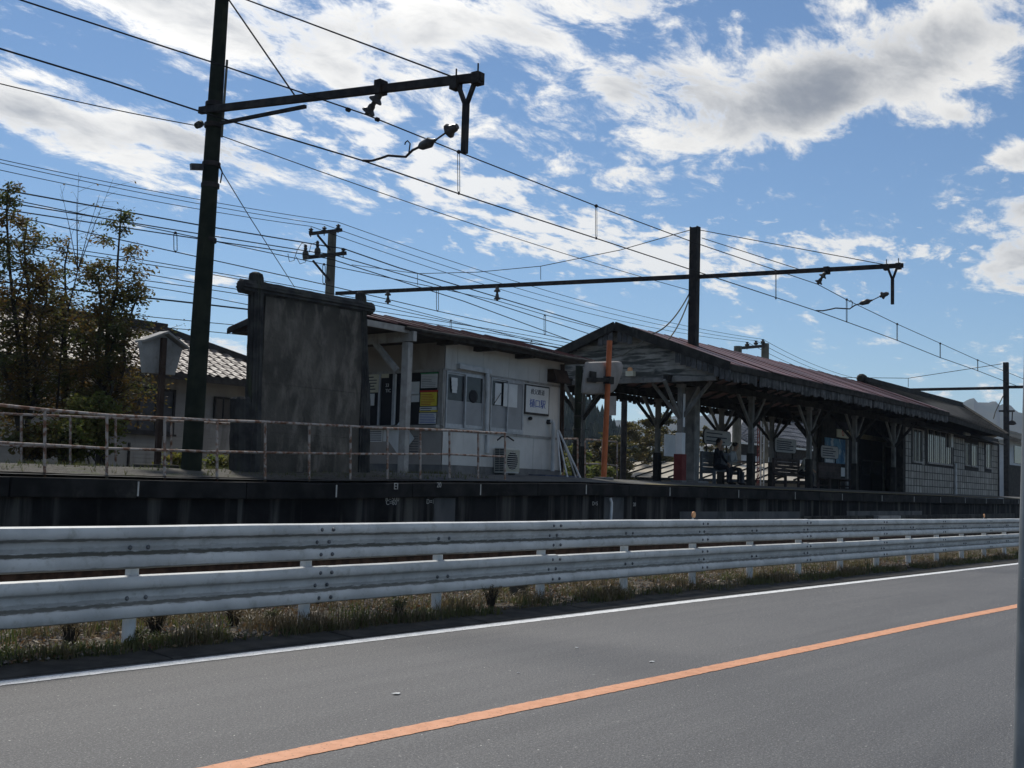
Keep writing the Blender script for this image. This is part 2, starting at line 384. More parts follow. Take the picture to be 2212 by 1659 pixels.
for k in range(-4, 22):
    X = 8.03+2.0*k; zd = drop(X)
    b = MB(); b.tube([(X,GY,-.2+zd),(X,GY,.98+zd)], .0572, 16); b.lathe((X,GY,.98+zd),(X,GY,1.005+zd),[(0,.057),(.6,.05),(1,.02)],16)
    p = b.build('post', M_gpost, guard, smooth=True)
    for zb in (.78, .36): MB().box((X-.045,GY-.066,zb+zd),(X+.045,GY-.03,zb+.12+zd)).build('bracket', M_gpost, p)
    if k % 2 == 0:            # a panel starts and ends at every second post
        for z in (.69, .265):
            pan = wbeam(X+.012, X+4.0+.19, z+random.uniform(-.007,.007))
            # overlap: each sheet laps outside the next one
            for v in pan.v:
                t = (v.x-X)/4.2; v.y -= .011*t-.002
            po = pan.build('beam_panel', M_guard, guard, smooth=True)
            for bx in (X+2.0-.09+.0, X+2.0+.09) + ((X+.06, X+.22)):
                for hz in ((.172,) if abs(bx-X-2.0) < .2 else (.06, .172, .29)):
                    dy = .0 if hz == .172 else .045*1.35
                    piece(boltm, 'bolt', po, (bx+random.uniform(-.006,.006), GY-.082-dy, z+hz*1.06+drop(bx)))
    if k in (4, 12):
        d = MB().beam((X, GY, 1.0+zd), (X, GY, 1.09+zd), .02, .02).build('reflector_stem', M_gpost, guard)
        piece(discm, 'reflector', guard, (X, GY-.01, 1.13+zd))
# ---------------------------------------------------------------- railway track in front of the platform
M_rail = mat('rusty_rail_steel', (.06,.035,.022), (.12,.07,.045), 8, .7, metal=.35)
M_sleeper = mat('weathered_sleeper', (.05,.038,.028), (.09,.07,.055), 3, .9, stain=(.03,.02,.015))
track = thing('railway_track', (20, TRK, .2), kind='structure')
RXS = [-10, 0, 10, 20, 28, 34, 40, 46, 52, 58, 64, 70]
for s in (-1, 1):
    b = MB()
    sec = [(-.06,0),(.06,0),(.06,.012),(.012,.03),(.012,.10),(.033,.112),(.033,.145),(-.033,.145),(-.033,.112),(-.012,.10),(-.012,.03),(-.06,.012)]
    b.loft([[(X, TRK+bend(X)+s*.53+u, .30+w) for u, w in sec] for X in RXS], close=True, cap=True); b.build('rail', M_rail, track)
sl = MB().box((-.1,-1.05,0),(.1,1.05,.13)).mesh('sleeper'); sl.materials.append(M_sleeper)
X = 2.0
while X < 46: piece(sl, 'sleeper', track, (X, TRK+bend(X), .17), (0,0,random.uniform(-.02,.02))); X += .66

# ---------------------------------------------------------------- loose ballast and litter stones (uncountable)
def stones(name, n, fx, rmin, rmax, m):
    b = MB(); ico = [(0,0,1),(.9,0,.1),(.1,.95,-.1),(-.85,.2,.15),(-.1,-.9,0),(.1,.1,-.9)]
    fc = [(0,1,2),(0,2,3),(0,3,4),(0,4,1),(5,2,1),(5,3,2),(5,4,3),(5,1,4)]
    for _ in range(n):
        x, y, z = fx(); r = random.uniform(rmin, rmax); a = random.uniform(0, 6.28); c, s = math.cos(a), math.sin(a); i = len(b.v)
        for p in ico:
            q = [p[0]*random.uniform(.6,1.2)*r, p[1]*random.uniform(.6,1.2)*r, p[2]*random.uniform(.4,.9)*r]
            b.v.append(Vector((x+q[0]*c-q[1]*s, y+q[0]*s+q[1]*c, z+q[2])))
        b.f += [tuple(i+k for k in f) for f in fc]
    me = bpy.data.meshes.new(name); me.from_pydata([tuple(p) for p in b.v], [], b.f)
    o = bpy.data.objects.new(name, me); COL.objects.link(o); me.materials.append(m); o['kind'] = 'stuff'; return o
def fb():
    X = random.uniform(3, 32); y = random.uniform(10.2, 13.5); return X, y+bend(X), bedz(y, X)+.02
stones('ballast', 26000, fb, .025, .05, M_stone)
def fv():
    X = 3+27*random.random()**1.5
    while True:
        y = random.uniform(8.3, 10.6)
        if mnoise.noise((X*.9, y*.9, 7)) > random.uniform(-.35,.25): break
    return X, y, bedz(y, X)+drop(X)+.012
stones('verge_gravel', 16000, fv, .010, .032, M_stone)

# ---------------------------------------------------------------- platform
M_plat = mat('platform_concrete_top', (.07,.07,.07), (.12,.118,.11), 2, .9, bump=.006, bscale=50, stain=(.05,.055,.04), sscale=(1,1,1), samt=.7)
M_pgravel = mat('platform_gravel', (.06,.056,.048), (.115,.108,.095), 14, .95, bump=.02, bscale=45, stain=(.07,.08,.04), sscale=(1.2,1.2,1.2), slo=.52, shi=.66, samt=.7)
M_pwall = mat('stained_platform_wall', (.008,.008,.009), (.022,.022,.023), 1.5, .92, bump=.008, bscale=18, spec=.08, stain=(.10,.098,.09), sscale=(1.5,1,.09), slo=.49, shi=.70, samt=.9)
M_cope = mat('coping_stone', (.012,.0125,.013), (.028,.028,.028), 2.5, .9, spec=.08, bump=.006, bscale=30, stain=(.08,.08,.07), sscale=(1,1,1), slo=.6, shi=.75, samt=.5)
M_pale = mat('pale_concrete_repair', (.075,.078,.082), (.12,.122,.122), 1.2, .9, stain=(.03,.03,.03), sscale=(1,1,.3), samt=.7, bump=.004)
M_wline = mat('faded_white_paint', (.4,.4,.38), (.55,.55,.52), 8, .7)
PE = 13.7
EDGE = [(2,1.40),(7.6,1.41),(10.5,1.41),(13.1,1.425),(16,1.49),(20.9,1.57),(24,1.565),(31,1.55),(43,1.53),(56,1.52),(75,1.52)]
def ez(X):
    for (a, za), (b, zb) in zip(EDGE, EDGE[1:]):
        if X <= b: return za+(zb-za)*(X-a)/(b-a)
    return 1.52
def pz(X, y):
    """platform surface"""
    t = min(1, max(0, (y-PE)/1.6)); return ez(X)+t*(.145 if X > 16 else .17)
PXS = [2,5,8,10.5,13.1,16,18.5,20.9,24,28,31,35,39,43,47,51,56,62,68,75]
plat = thing('platform', (30, 17, .2), kind='structure')
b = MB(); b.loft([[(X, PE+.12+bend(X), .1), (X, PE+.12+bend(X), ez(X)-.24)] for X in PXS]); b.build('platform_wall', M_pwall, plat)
b = MB(); b.loft([[(X, y+bend(X), pz(X, y)) for y in (PE+.38, 14.3, 15.3, 17, 20.6)]+[(X, 20.6+bend(X), .0)] for X in PXS])
b.build('platform_surface', M_plat, plat)
b = MB(); b.loft([[(X, y, pz(X, y)+.012+.015*mnoise.noise((X*2,y*2,1))) for y in (PE+.45, 14.3, 14.8, 15.3, 16, 17, 18, 20.5)] for X in [2+.4*i for i in range(36)]])
b.build('gravel_cover', M_pgravel, plat, kind='stuff')
X = 2.3; k = 0
while X < 66:
    L = random.choice((1.75,1.85,1.9)); q = [(X+.006, PE+bend(X)), (X+L-.006, PE+bend(X+L)), (X+L-.006, PE+.40+bend(X+L)), (X+.006, PE+.40+bend(X))]
    j = random.uniform(-.006,.006)
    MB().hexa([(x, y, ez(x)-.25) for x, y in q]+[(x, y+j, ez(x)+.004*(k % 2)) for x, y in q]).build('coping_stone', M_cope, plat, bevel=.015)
    if X > 9 and k % 2 == 0:      # short painted tick on the joint
        zt = ez(X)
        MB().box((X-.012, PE-.012+bend(X), zt-.22), (X+.012, PE-.004+bend(X), zt-.02)).build('joint_mark', M_wline, plat)
    X += L; k += 1
# repaired panels and the older stone footing further along the wall
def wallpatch(x0, x1, z0, z1, m, name):
    q = MB(); n = 4
    for i in range(n):
        a = x0+(x1-x0)*i/n; c = x0+(x1-x0)*(i+1)/n
        q.hexa([(a,PE+.10+bend(a),z0),(c,PE+.10+bend(c),z0),(c,PE+.14+bend(c),z0),(a,PE+.14+bend(a),z0),(a,PE+.10+bend(a),z1),(c,PE+.10+bend(c),z1),(c,PE+.14+bend(c),z1),(a,PE+.14+bend(a),z1)])
    q.build(name, m, plat)
wallpatch(15.9, 16.5, .2, 1.22, M_pale, 'repair_panel'); wallpatch(21.6, 22.4, .2, 1.29, M_pale, 'repair_panel')
wallpatch(25.0, 32.2, .2, .97, M_pale, 'repair_panel'); wallpatch(36, 44, .2, .98, M_pale, 'repair_panel')
M_foot = mat('dark_stone_footing', (.025,.024,.022), (.06,.057,.05), 2, .9, bump=.02, bscale=9, rnd=.35)
for row in range(2):
    X = 32.4+row*.3
    while X < 60:
        L = random.uniform(.55,.95); z0 = .55-row*.3
        MB().hexa([(x,y+bend(x),z) for z in (z0, z0+.285) for x, y in ((X,PE+.05),(X+L-.02,PE+.05),(X+L-.02,PE+.13),(X,PE+.13))]).build('footing_stone', M_foot, plat, bevel=.02)
        X += L
# the lines of faded paint on the wall face
FONT = bpy.data.fonts.load('<builtin>') if False else None
def text(body, size, m, parent, loc, rot, name='lettering', depth=.002, align='CENTER', shear=0):
    cu = bpy.data.curves.new(name, 'FONT'); cu.body = body; cu.size = size; cu.extrude = depth; cu.align_x = align; cu.align_y = 'CENTER'; cu.shear = shear
    cu.resolution_u = 3
    tmp = bpy.data.objects.new(name, cu); COL.objects.link(tmp)
    dg = bpy.context.evaluated_depsgraph_get(); me = bpy.data.meshes.new_from_object(tmp.evaluated_get(dg))
    bpy.data.objects.remove(tmp); bpy.data.curves.remove(cu)
    o = bpy.data.objects.new(name, me); COL.objects.link(o); me.materials.clear(); me.materials.append(m)
    o.rotation_euler = rot
    o.parent = parent; o.location = Vector(loc)-WO[parent]
    return o
FR = (R(90), 0, 0)
for body, px, py, s in (('EI', 855, 1051, .16), ('D=1645', 847, 1066, .12), ('R=500', 847, 1078, .13), ('C=60', 845, 1086, .12), ('20', 948, 1048, .13), ('20', 933, 1068, .14), ('D=160', 934, 1084, .12), ('D=5', 1285, 1088, .12), ('20', 1370, 1090, .12)):
    cope = py < 1055
    p = at(px, py, Y=PE+(.0 if cope else .12)); text(body, s, M_wline, plat, (p.x, PE-.006 if cope else PE+.114, p.z), FR)
b = MB(); p = at(1318, 1078, Y=PE+.05); b.tube([(p.x, PE+.05, p.z+.02),(p.x+.02,PE+.02,p.z-.08),(p.x-.02,PE+.02,.2)], .03, 10); b.build('drain_pipe', M_gpost, plat)
# yellow warning line further along the platform
M_yel = mat('worn_yellow_line', (.28,.23,.08), (.36,.30,.12), 5, .8, stain=(.1,.1,.07), sscale=(2,2,2), samt=.8)
b = MB(); b.loft([[(X, PE+.44+bend(X), pz(X,PE+.44)+.006),(X, PE+.54+bend(X), pz(X,PE+.54)+.006)] for X in PXS if X >= 24]); b.build('warning_line', M_yel, plat)
# ---------------------------------------------------------------- overhead line masts and wires
M_pole = mat('dark_green_mast', (.012,.016,.012), (.024,.029,.020), 3, .8, spec=.1, stain=(.05,.055,.03), sscale=(3,3,.4), slo=.58, shi=.75, samt=.5)
M_steel = mat('dark_weathered_steel', (.018,.017,.018), (.045,.040,.038), 5, .75, metal=.2, stain=(.06,.035,.025), sscale=(4,4,4), samt=.5)
M_ins = mat('brown_porcelain', (.035,.032,.03), (.075,.07,.065), 12, .35)
M_wire = mat('blackened_wire', (.012,.012,.014), (.02,.02,.022), 20, .7, metal=.3)
M_cpole = mat('grey_concrete_pole', (.09,.088,.075), (.15,.145,.12), 3, .9, stain=(.05,.05,.035), sscale=(3,3,.3), samt=.6)
def insul(a, b, n=2, r=.07, core=.022):
    """bell insulators strung from a to b"""
    prof = [(0, core)]
    for k in range(n):
        t = (k+.08)/n; prof += [(t, core), (t+.10/n, core*1.4), (t+.38/n, core*1.55), (t+.46/n, r*.72), (t+.60/n, r), (t+.70/n, r*1.02), (t+.715/n, r*.8), (t+.72/n, core*1.2), (t+.80/n, core)]
    prof.append((1, core)); return MB().lathe(a, b, prof, 14)
def hung(a, b, sag, n=24):
    a = Vector(a); b = Vector(b); return [a.lerp(b, i/n) - Vector((0,0,4*sag*(i/n)*(1-i/n))) for i in range(n+1)]
def wire(name, pts, r, label, cat='wire', group=None):
    return MB().tube(pts, r, 6).build(name, M_wire, None, smooth=True, label=label, cat=cat, group=group)
def ybracket(root, tip, X, Y0, Y1, zb, m=M_steel):
    """Y shaped drop bracket at the end of an arm"""
    ym = (Y0+Y1)/2
    for y in (Y0, Y1):
        MB().beam((X, y, zb+.08), (X, ym, zb-.34), .05, .05, (1,0,0)).build('bracket_leg', m, root)
        MB().cbox((X, y, zb+.01), .14, .12, .16).build('clamp', m, root)
        MB().tube([(X, y, zb+.05), (X, y, zb+.22)], .012, 6).build('clamp_bolt', m, root)
    MB().beam((X, ym, zb-.30), (X, ym, zb-.98), .07, .075, (1,0,0)).build('drop_bar', m, root)
    return Vector((X, ym, zb-.88))
def pulloff(root, start, X, end):
    """insulated steady arm from the drop bar to the contact wire"""
    s = Vector(start); e = Vector(end); d = (e-s)
    i1 = s + d*.10; i2 = s+d*.22+Vector((0,0,-.08)); i3 = s+d*.40+Vector((0,0,-.10))
    insul(s+d*.01, s+d*.12+Vector((0,0,-.03)), 1, .10, .04).build('insulator', M_ins, root, smooth=True)
    MB().tube([i1+Vector((0,0,-.02)), i2], .013, 6).build('link', M_steel, root)
    MB().lathe(i2, i3, [(0,.02),(.15,.03),(.35,.075),(.8,.06),(.95,.03),(1,.02)], 12).build('insulator', M_ins, root, smooth=True)
    P = [i3, s+d*.46+Vector((0,0,-.11)), s+d*.53+Vector((0,0,-.17)), s+d*.60+Vector((0,0,-.13)), s+d*.72+Vector((0,0,-.06)), s+d*.80+Vector((0,0,-.06)), s+d*.90+Vector((0,0,-.05)), e]
    MB().tube(P, .018, 8).build('steady_arm', M_steel, root, smooth=True)
    h = s+d*.50
    MB().tube([h+Vector((0,0,-.15)), h+Vector((0,-.02,.0)), h+Vector((0,.03,.05)), h+Vector((0,.07,.03)), h+Vector((0,.08,0))], .010, 6).build('hook', M_steel, root)

# --- near mast, round, with a single arm over the track
X1 = 11.6; b0 = at(412, 1022, Y=15.2)
mast = thing('catenary_mast', (b0.x, 15.2, 1.5), 'thick round dark green mast rising beside the log framed slab, single arm over track', 'mast', 'overhead line masts')
MB().lathe((b0.x,15.2,1.45),(b0.x+.12,15.2,9.55),[(0,.162),(.3,.148),(.6,.130),(1,.108)],24).build('pole', M_pole, mast, smooth=True)
A0 = at(436, 238, X=X1); A1 = at(1042, 166, X=X1); A0.y = 15.45
arm = MB(); arm.beam(A0, A1, .08, .11, (0,0,1)).build('arm', M_steel, mast)
e0 = at(478, 266, X=X1); e1 = at(660, 230, X=X1); MB().beam(e0, e1, .05, .05).build('arm_brace', M_steel, mast)
top = Vector((b0.x+.12, 15.2, 9.5))
for q in ((638, 208), (975, 165)):
    p = at(*q, X=X1); MB().tube([top, p], .013, 6).build('stay_wire', M_wire, mast)
for z in (7.55, 7.2, 6.55, 6.2, 5.3):
    MB().lathe((b0.x+.08,15.2,z-.04),(b0.x+.08,15.2,z+.04),[(0,.140),(.1,.148),(.9,.148),(1,.140)],20).build('band', M_steel, mast)
MB().lathe(at(424,272,Y=15.2), at(436,266,Y=15.2), [(0,.05),(.4,.06),(.5,.03),(.6,.06),(1,.05)], 10).build('insulator', M_ins, mast)
MB().beam(at(412,360,Y=15.25), at(438,361,Y=15.2), .07, .10).build('bracket', M_ins, mast)
i0 = at(822, 200, X=X1); i1 = at(792, 248, X=X1)
MB().cbox((X1, i0.y, at(820,190,X=X1).z), .16, .12, .2).build('clamp', M_steel, mast)
MB().tube([at(822,178,X=X1), i0], .014, 6).build('clamp_bolt', M_steel, mast)
insul(i0, i1, 2, .10, .035).build('insulator', M_ins, mast, smooth=True)
yb = at(985, 178, X=X1); yc = at(1032, 170, X=X1)
db = ybracket(mast, A1, X1, yb.y, yc.y, (yb.z+yc.z)/2-.02)
CON1 = at(784, 347, X=X1)
pulloff(mast, at(990, 272, X=X1), X1, CON1)
MES1 = i1.copy()
# conduit running up the front of the mast
MB().tube([(b0.x+.14,15.05,7.0),(b0.x+.16,15.04,8.3)], .02, 6).build('conduit', M_cpole, mast)
MB().tube([at(472,352,Y=15.05), at(480,372,Y=15.05), at(476,395,Y=15.05)], .012, 6).build('loose_cable', M_wire, mast)

# --- second mast: steel column through the canopy roof, arm over the track and beam over the rear tracks
X2 = 29.6
mast2 = thing('catenary_mast', (X2, 16.0, 1.7), 'square dark steel mast standing up through the red canopy roof', 'mast', 'overhead line masts')
M_h = mat('rusty_dark_column', (.016,.016,.017), (.035,.032,.03), 4, .8, stain=(.05,.045,.03), sscale=(4,4,.5), samt=.5)
b = MB()
for s in (-1, 1): b.box((X2-.11, 16+s*.11-.012, 1.68), (X2+.11, 16+s*.11+.012, 9.15))
b.box((X2-.012, 15.90, 1.68), (X2+.012, 16.10, 9.15)); b.box((X2-.09,15.902,5.0),(X2+.09,16.098,9.1)); b.build('column', M_h, mast2)
B0 = at(1490, 598, X=X2); B1 = at(1948, 572, X=X2); Bk = at(722, 633, X=X2)
MB().beam((X2+.1, 16.0, B0.z), (X2+.1, B1.y, B1.z), .08, .115).build('arm', M_steel, mast2)
MB().beam((X2+.1, 16.1, B0.z+.02), (X2+.1, Bk.y, Bk.z), .09, .125).build('span_beam', M_steel, mast2)
for s, e in (((1512,497),(1908,571)), ((1516,514),(1730,583))):
    MB().tube([at(*s, X=X2), at(*e, X=X2)], .012, 6).build('stay_wire', M_wire, mast2)
MB().tube([at(1490,497,X=X2), at(1340,540,X=X2), at(1168,575,X=X2), at(1030,588,X=X2), at(902,591,X=X2), at(760,572,X=X2)], .012, 6).build('span_wire', M_wire, mast2)
for x, ya, yb_ in ((1168,575,604), (902,591,616)): MB().tube([at(x,ya,X=X2), at(x,yb_,X=X2)], .010, 6).build('hanger', M_wire, mast2)
for x, y0_, y1_ in ((838,626,656), (1074,617,650)):
    insul(at(x,y0_,X=X2), at(x,y1_,X=X2), 2, .11, .04).build('insulator', M_ins, mast2, smooth=True)
i0 = at(1783, 588, X=X2); i1 = at(1766, 614, X=X2); insul(i0, i1, 2, .11, .035).build('insulator', M_ins, mast2, smooth=True)
MB().cbox((X2+.1, i0.y, at(1783,583,X=X2).z), .16,.14,.2).build('clamp', M_steel, mast2)
MES2 = i1.copy(); CON2 = at(1762, 671, X=X2)
ya = at(1915, 576, X=X2); yb = at(1941, 573, X=X2); ybracket(mast2, B1, X2, ya.y, yb.y, (ya.z+yb.z)/2-.03)
pulloff(mast2, at(1921, 633, X=X2), X2, CON2)
for s, e in (((1490,632),(1405,722)), ((1492,636),(1432,742))):
    a = at(*s, X=X2); c = at(*e, X=27.0); MB().tube(hung(a, c, .25), .02, 6).build('service_cable', M_cpole, mast2, smooth=True)
c1 = at(1405,722,X=27.0); MB().tube([c1, at(1380,745,X=26.9), at(1345,768,X=26.9), at(1300,776,X=26.8)], .02, 6).build('service_cable', M_cpole, mast2)

# --- third mast beyond the far end of the station building
pm = at(2175, 1076, Y=16.4, B=True); X3 = pm.x; Y3 = pm.y
mast3 = thing('catenary_mast', (X3, Y3, 1.5), 'far square mast with brackets by the tiled end of the station building', 'mast', 'overhead line masts')
t3 = at(2172, 783, X=X3)
MB().box((X3-.14, Y3-.14, 1.4), (X3+.14, Y3+.14, t3.z)).build('column', M_h, mast3)
z3 = at(2172, 838, X=X3).z
MB().beam((X3, Y3, z3), (X3, at(1905,837,X=X3).y, z3+.05), .12, .17).build('span_beam', M_steel, mast3)
MB().beam((X3, Y3, z3+.05), (X3, Y3-7.5, z3-.1), .12, .17).build('arm', M_steel, mast3)
MB().tube([at(2164,786,X=X3), at(1962,817,X=X3), at(1700,814,X=X3)], .02, 6).build('span_wire', M_wire, mast3)
MB().tube([at(1962,817,X=X3), at(1962,836,X=X3)], .018, 6).build('hanger', M_wire, mast3)
MB().beam(at(2158,888,X=X3), at(2192,888,X=X3), .1, .1).build('lamp_bracket', M_steel, mast3)
MB().tube([at(2187,890,X=X3), at(2186,912,X=X3)], .03, 6).build('lamp_rod', M_steel, mast3)
MB().lathe(at(2186,908,X=X3), at(2186,918,X=X3), [(0,.05),(.3,.2),(.8,.26),(1,.1)], 12).build('lamp_shade', M_steel, mast3)
MB().tube([at(2167,855,X=X3), at(2150,890,X=X3), at(2146,905,X=X3)], .03, 6).build('stay_rod', M_cpole, mast3)

# --- wires over the near track
P = lambda x, y, Y: at(x, y, Y=Y)
ME = [P(45-330,-120,12.0), P(45,0,12.0), P(260,70,12.0), P(476,140,12.0), MES1, P(990,328,12.0), P(1288,445,12.0), P(1500,524,12.0), MES2]
for q in ((1830,648),(1938,700),(2032,742),(2112,778),(2195,812)): ME.append(at(*q, Y=11.9, B=True))
ME.append(ME[-1]+(ME[-1]-ME[-2])*2)
wire('messenger_wire', ME, .010, 'upper messenger wire over the near track, passing both arm insulators', group='near track wires')
CO = [P(-300,12,12.0), P(0,105,12.0), P(240,178,12.0), P(476,255,12.0), CON1, P(990,418,12.0), P(1288,515,12.0), CON2]
for q in ((1828,695),(1938,735),(2030,772),(2110,800),(2200,835)): CO.append(at(*q, Y=11.9, B=True))
CO.append(CO[-1]+(CO[-1]-CO[-2])*2)
wire('contact_wire', CO, .011, 'lower contact wire over the near track held by curved steady arms', group='near track wires')
def dropper(a, b, label, r=.006, w=.05, group='droppers of the near track'):
    a = Vector(a); b = Vector(b); root = thing('dropper', b, label, 'wire hanger', group)
    off = Vector((w/2, 0, 0))
    for s in (-1, 1): MB().tube([a+off*s*.6, a+off*s-Vector((0,0,.05)), b+off*s+Vector((0,0,.04)), b], r, 5).build('hanger_rod', M_wire, root)
    MB().lathe(a-Vector((0,0,.03)), a+Vector((0,0,.03)), [(0,.02),(.3,.035),(.7,.035),(1,.02)], 8).build('clip', M_steel, root)
    MB().lathe(b-Vector((0,0,.02)), b+Vector((0,0,.03)), [(0,.012),(.5,.022),(1,.012)], 8).build('clip', M_steel, root)
nth = ('first', 'second', 'third', 'fourth', 'fifth', 'sixth', 'seventh')
for k, (x, ya, yb_) in enumerate(((991,328,418),(1288,445,515),(1676,589,645))):
    dropper(P(x,ya,12.0), P(x,yb_,12.0), '%s double wire dropper from the thick round mast, on the near track wires' % nth[k])
for k, (x, ya, yb_) in enumerate(((1829,647,695),(1938,700,735),(2031,742,772),(2112,778,801))):
    dropper(at(x,ya,Y=11.9,B=True), at(x,yb_,Y=11.9,B=True), '%s dropper right of the roof mast on the near track wires' % nth[k], .008, .07)
for q, s in (((752,237),.04), ((815,258),.04)):
    p = P(*q, 12.0); MB().lathe(p-Vector((.04,0,0)), p+Vector((.04,0,0)), [(0,.02),(.2,.035),(.8,.035),(1,.02)], 8).build('wire_clamp', M_steel, None, label='small clamp on the messenger wire %s the first arm insulator' % ('left of' if q[0] < 790 else 'right of'), cat='wire clamp')
wire('feeder_wire', hung(P(-60,166,15.3), at(428,272,Y=15.3), .03), .008, 'thin feeder wire ending at the mast below the arm from the left', group='feeder wires')
wire('feeder_wire', hung(at(474,292,Y=15.2), at(1490,627,X=X2), .12), .008, 'thin feeder wire slung between the round mast and the roof mast', group='feeder wires')
wire('guy_wire', [at(474,362,Y=15.1), at(540,470,Y=17.5), at(636,620,Y=21)], .009, 'slack guy wire running down right from the mast behind the slab', cat='wire')

# --- wires and masts of the rear tracks
def bw(name, q, Y, r, label, group):
    P_ = [at(x, y, Y=Y) for x, y in q]; d0 = (P_[0]-P_[1]).normalized(); d1 = (P_[-1]-P_[-2]).normalized()      # the lines run on out of view
    return wire(name, [P_[0]+d0*30]+P_+[P_[-1]+d1*12, P_[-1]+Vector((d1.x,d1.y,d1.z*.6))*40], r, label, group=group)
G2 = 'rear track wires'
bw('messenger_wire', [(-40,418),(378,503),(700,571),(945,622),(1075,650),(1177,680),(1400,738)], 22.6, .011, 'messenger wire of the nearer rear track under the long beam', G2)
bw('contact_wire', [(-40,452),(378,544),(698,614),(945,672),(1177,723),(1330,757)], 22.6, .012, 'contact wire of the nearer rear track', G2)
bw('messenger_wire', [(-40,508),(300,560),(600,612),(838,657),(974,692),(1148,737),(1260,768)], 27.8, .012, 'messenger wire of the farther rear track', G2)
bw('contact_wire', [(-40,560),(400,632),(700,690),(974,712),(1148,748)], 27.8, .012, 'contact wire of the farther rear track', G2)
for k, (x, ya, yb_, Y) in enumerate(((379,503,544,22.6),(700,571,614,22.6),(945,622,672,22.6),(1177,681,723,22.6),(974,692,712,27.8),(1148,737,748,27.8))):
    dropper(at(x,ya,Y=Y), at(x,yb_,Y=Y), ('dropper left of the thick round mast, rear track', 'dropper in front of the cross arm pole, rear track', 'dropper below the long rear beam, middle of the sky', 'dropper above the office roof end, nearer rear track', 'low dropper above the office roof, farther rear track', 'lowest dropper above the office roof near the canopy gable')[k], .010, .09, 'droppers of the rear tracks')
G3 = 'power lines'
pl = (((672,499),(0,367),(1200,676)), ((701,495),(0,351),(1250,662)), ((731,490),(0,344),(1246,656)))
# --- pole with cross arms
up = at(718, 500, Y=31.0); XU = up.x
upole = thing('utility_pole', (XU, 31, 0), 'concrete utility pole with two cross arms and insulators rising behind the slab', 'utility pole')
MB().lathe((XU,31,0),(XU,31,up.z),[(0,.22),(1,.155)],16).build('pole', M_cpole, upole, smooth=True)
def xarm(ax, ay, bx, by, w): return MB().beam(at(ax,ay,Y=30.8), at(bx,by,Y=30.8), w, w).build('cross_arm', M_steel, upole)
xarm(670,505,737,497,.13); xarm(657,557,746,547,.14)
MB().beam(at(686,508,Y=30.8), at(713,540,Y=30.8), .06, .06).build('brace', M_steel, upole)
MB().beam(at(676,563,Y=30.8), at(712,606,Y=30.8), .06, .06).build('brace', M_steel, upole)
def pin(x, y, Y=30.8, h=.34, r=.09):
    p = at(x, y, Y=Y); MB().lathe(p-Vector((0,0,h)), p, [(0,.02),(.45,.02),(.5,r*.8),(.6,r),(.68,r*.4),(.75,r*.9),(.85,r),(.92,r*.35),(1,r*.4)], 10).build('insulator', M_ins, upole, smooth=True)
for x, y in ((672,492),(701,489),(731,484),(742,536)): pin(x, y)
for x, y0_, y1_ in ((660,556,528),(686,551,520)):
    a = at(x,y0_+4,Y=30.7); c = at(x,y1_,Y=30.7); MB().lathe(a, c, [(0,.10),(.35,.12),(.5,.1),(.6,.05),(.7,.07),(.8,.05),(.9,.07),(1,.03)], 10).build('cutout_switch', M_ins, upole)
for q in ([(622,548),(625,565),(635,563),(642,540),(652,525),(662,530)], [(640,555),(648,570),(660,566),(664,545)], [(668,545),(672,528),(684,523),(690,530)]):
    MB().tube([at(x,y,Y=30.7) for x, y in q], .012, 5).build('jumper_cable', M_wire, upole)
# --- the three top power lines run on to the twin mast in the distance
tw = [at(1594, 748, Y=31), at(1653, 742, Y=31)]
twin = thing('twin_mast', (tw[0].x, 31, 0), 'distant twin post frame with crossbar showing above the red canopy roof', 'mast')
for p in tw: MB().lathe((p.x,31,0),(p.x,31,p.z),[(0,.3),(1,.24)],10).build('post', M_cpole, twin)
MB().beam(tw[0]-Vector((.2,0,.15)), tw[1]+Vector((.3,0,-.1)), .18, .18).build('crossbar', M_steel, twin)
ends = [at(1614,739,Y=31), at(1633,736,Y=31), at(1648,733,Y=31)]
for p in ends: MB().lathe(p-Vector((0,0,.45)), p, [(0,.03),(.4,.03),(.5,.14),(.7,.15),(.8,.06),(1,.1)], 8).build('insulator', M_ins, twin)
for k, (s, lft, mid) in enumerate(pl):
    a = at(s[0], s[1]-10, Y=30.8); l0 = at(lft[0]-60, lft[1]-13, Y=31)
    nm = ('lowest', 'middle', 'highest')[k]
    wire('power_line', hung(l0, a, .12), .011, '%s of three thin power lines reaching the upper cross arm from the left' % nm, group=G3)
    wire('power_line', hung(a, ends[k], (.65,.60,.55)[k], 40), .012, '%s of three thin power lines going right from the upper cross arm' % nm, group=G3)
    r0 = ends[k]; wire('power_line', hung(r0, at(1830+12*k, 826-4*k, Y=34), .3), .014, '%s power line right of the twin mast, falling behind the roof' % nm, group=G3)
for k, (q, r) in enumerate((([(-20,405),(430,486),(700,531),(742,537),(860,578),(1310,712)], .022), ([(-20,432),(430,505),(680,545),(716,549),(900,602),(1250,714)], .018), ([(-20,448),(430,516),(650,548),(716,560),(1000,650),(1250,742)], .018),
                           ([(-20,520),(430,588),(720,640),(960,692)], .013), ([(-20,535),(430,612),(640,645)], .013), ([(-20,560),(430,622),(560,642)], .013), ([(-20,606),(430,656),(620,678)], .026), ([(-20,650),(430,695),(530,704)], .012), ([(-20,676),(430,714),(540,725)], .012))):
    nm = ('thick power line across the lower cross arm of the utility pole', 'second power line across the lower cross arm', 'third power line across the lower cross arm', 'fourth line down, crossing behind the trees to the slab', 'fifth line down behind the trees', 'sixth line down behind the trees', 'thick low cable crossing the trees to the slab', 'thin line just above the left house roof', 'lowest thin line by the left house roof')[k]
    bw('power_line', q, 30.6-.3*k, r, nm, G3)
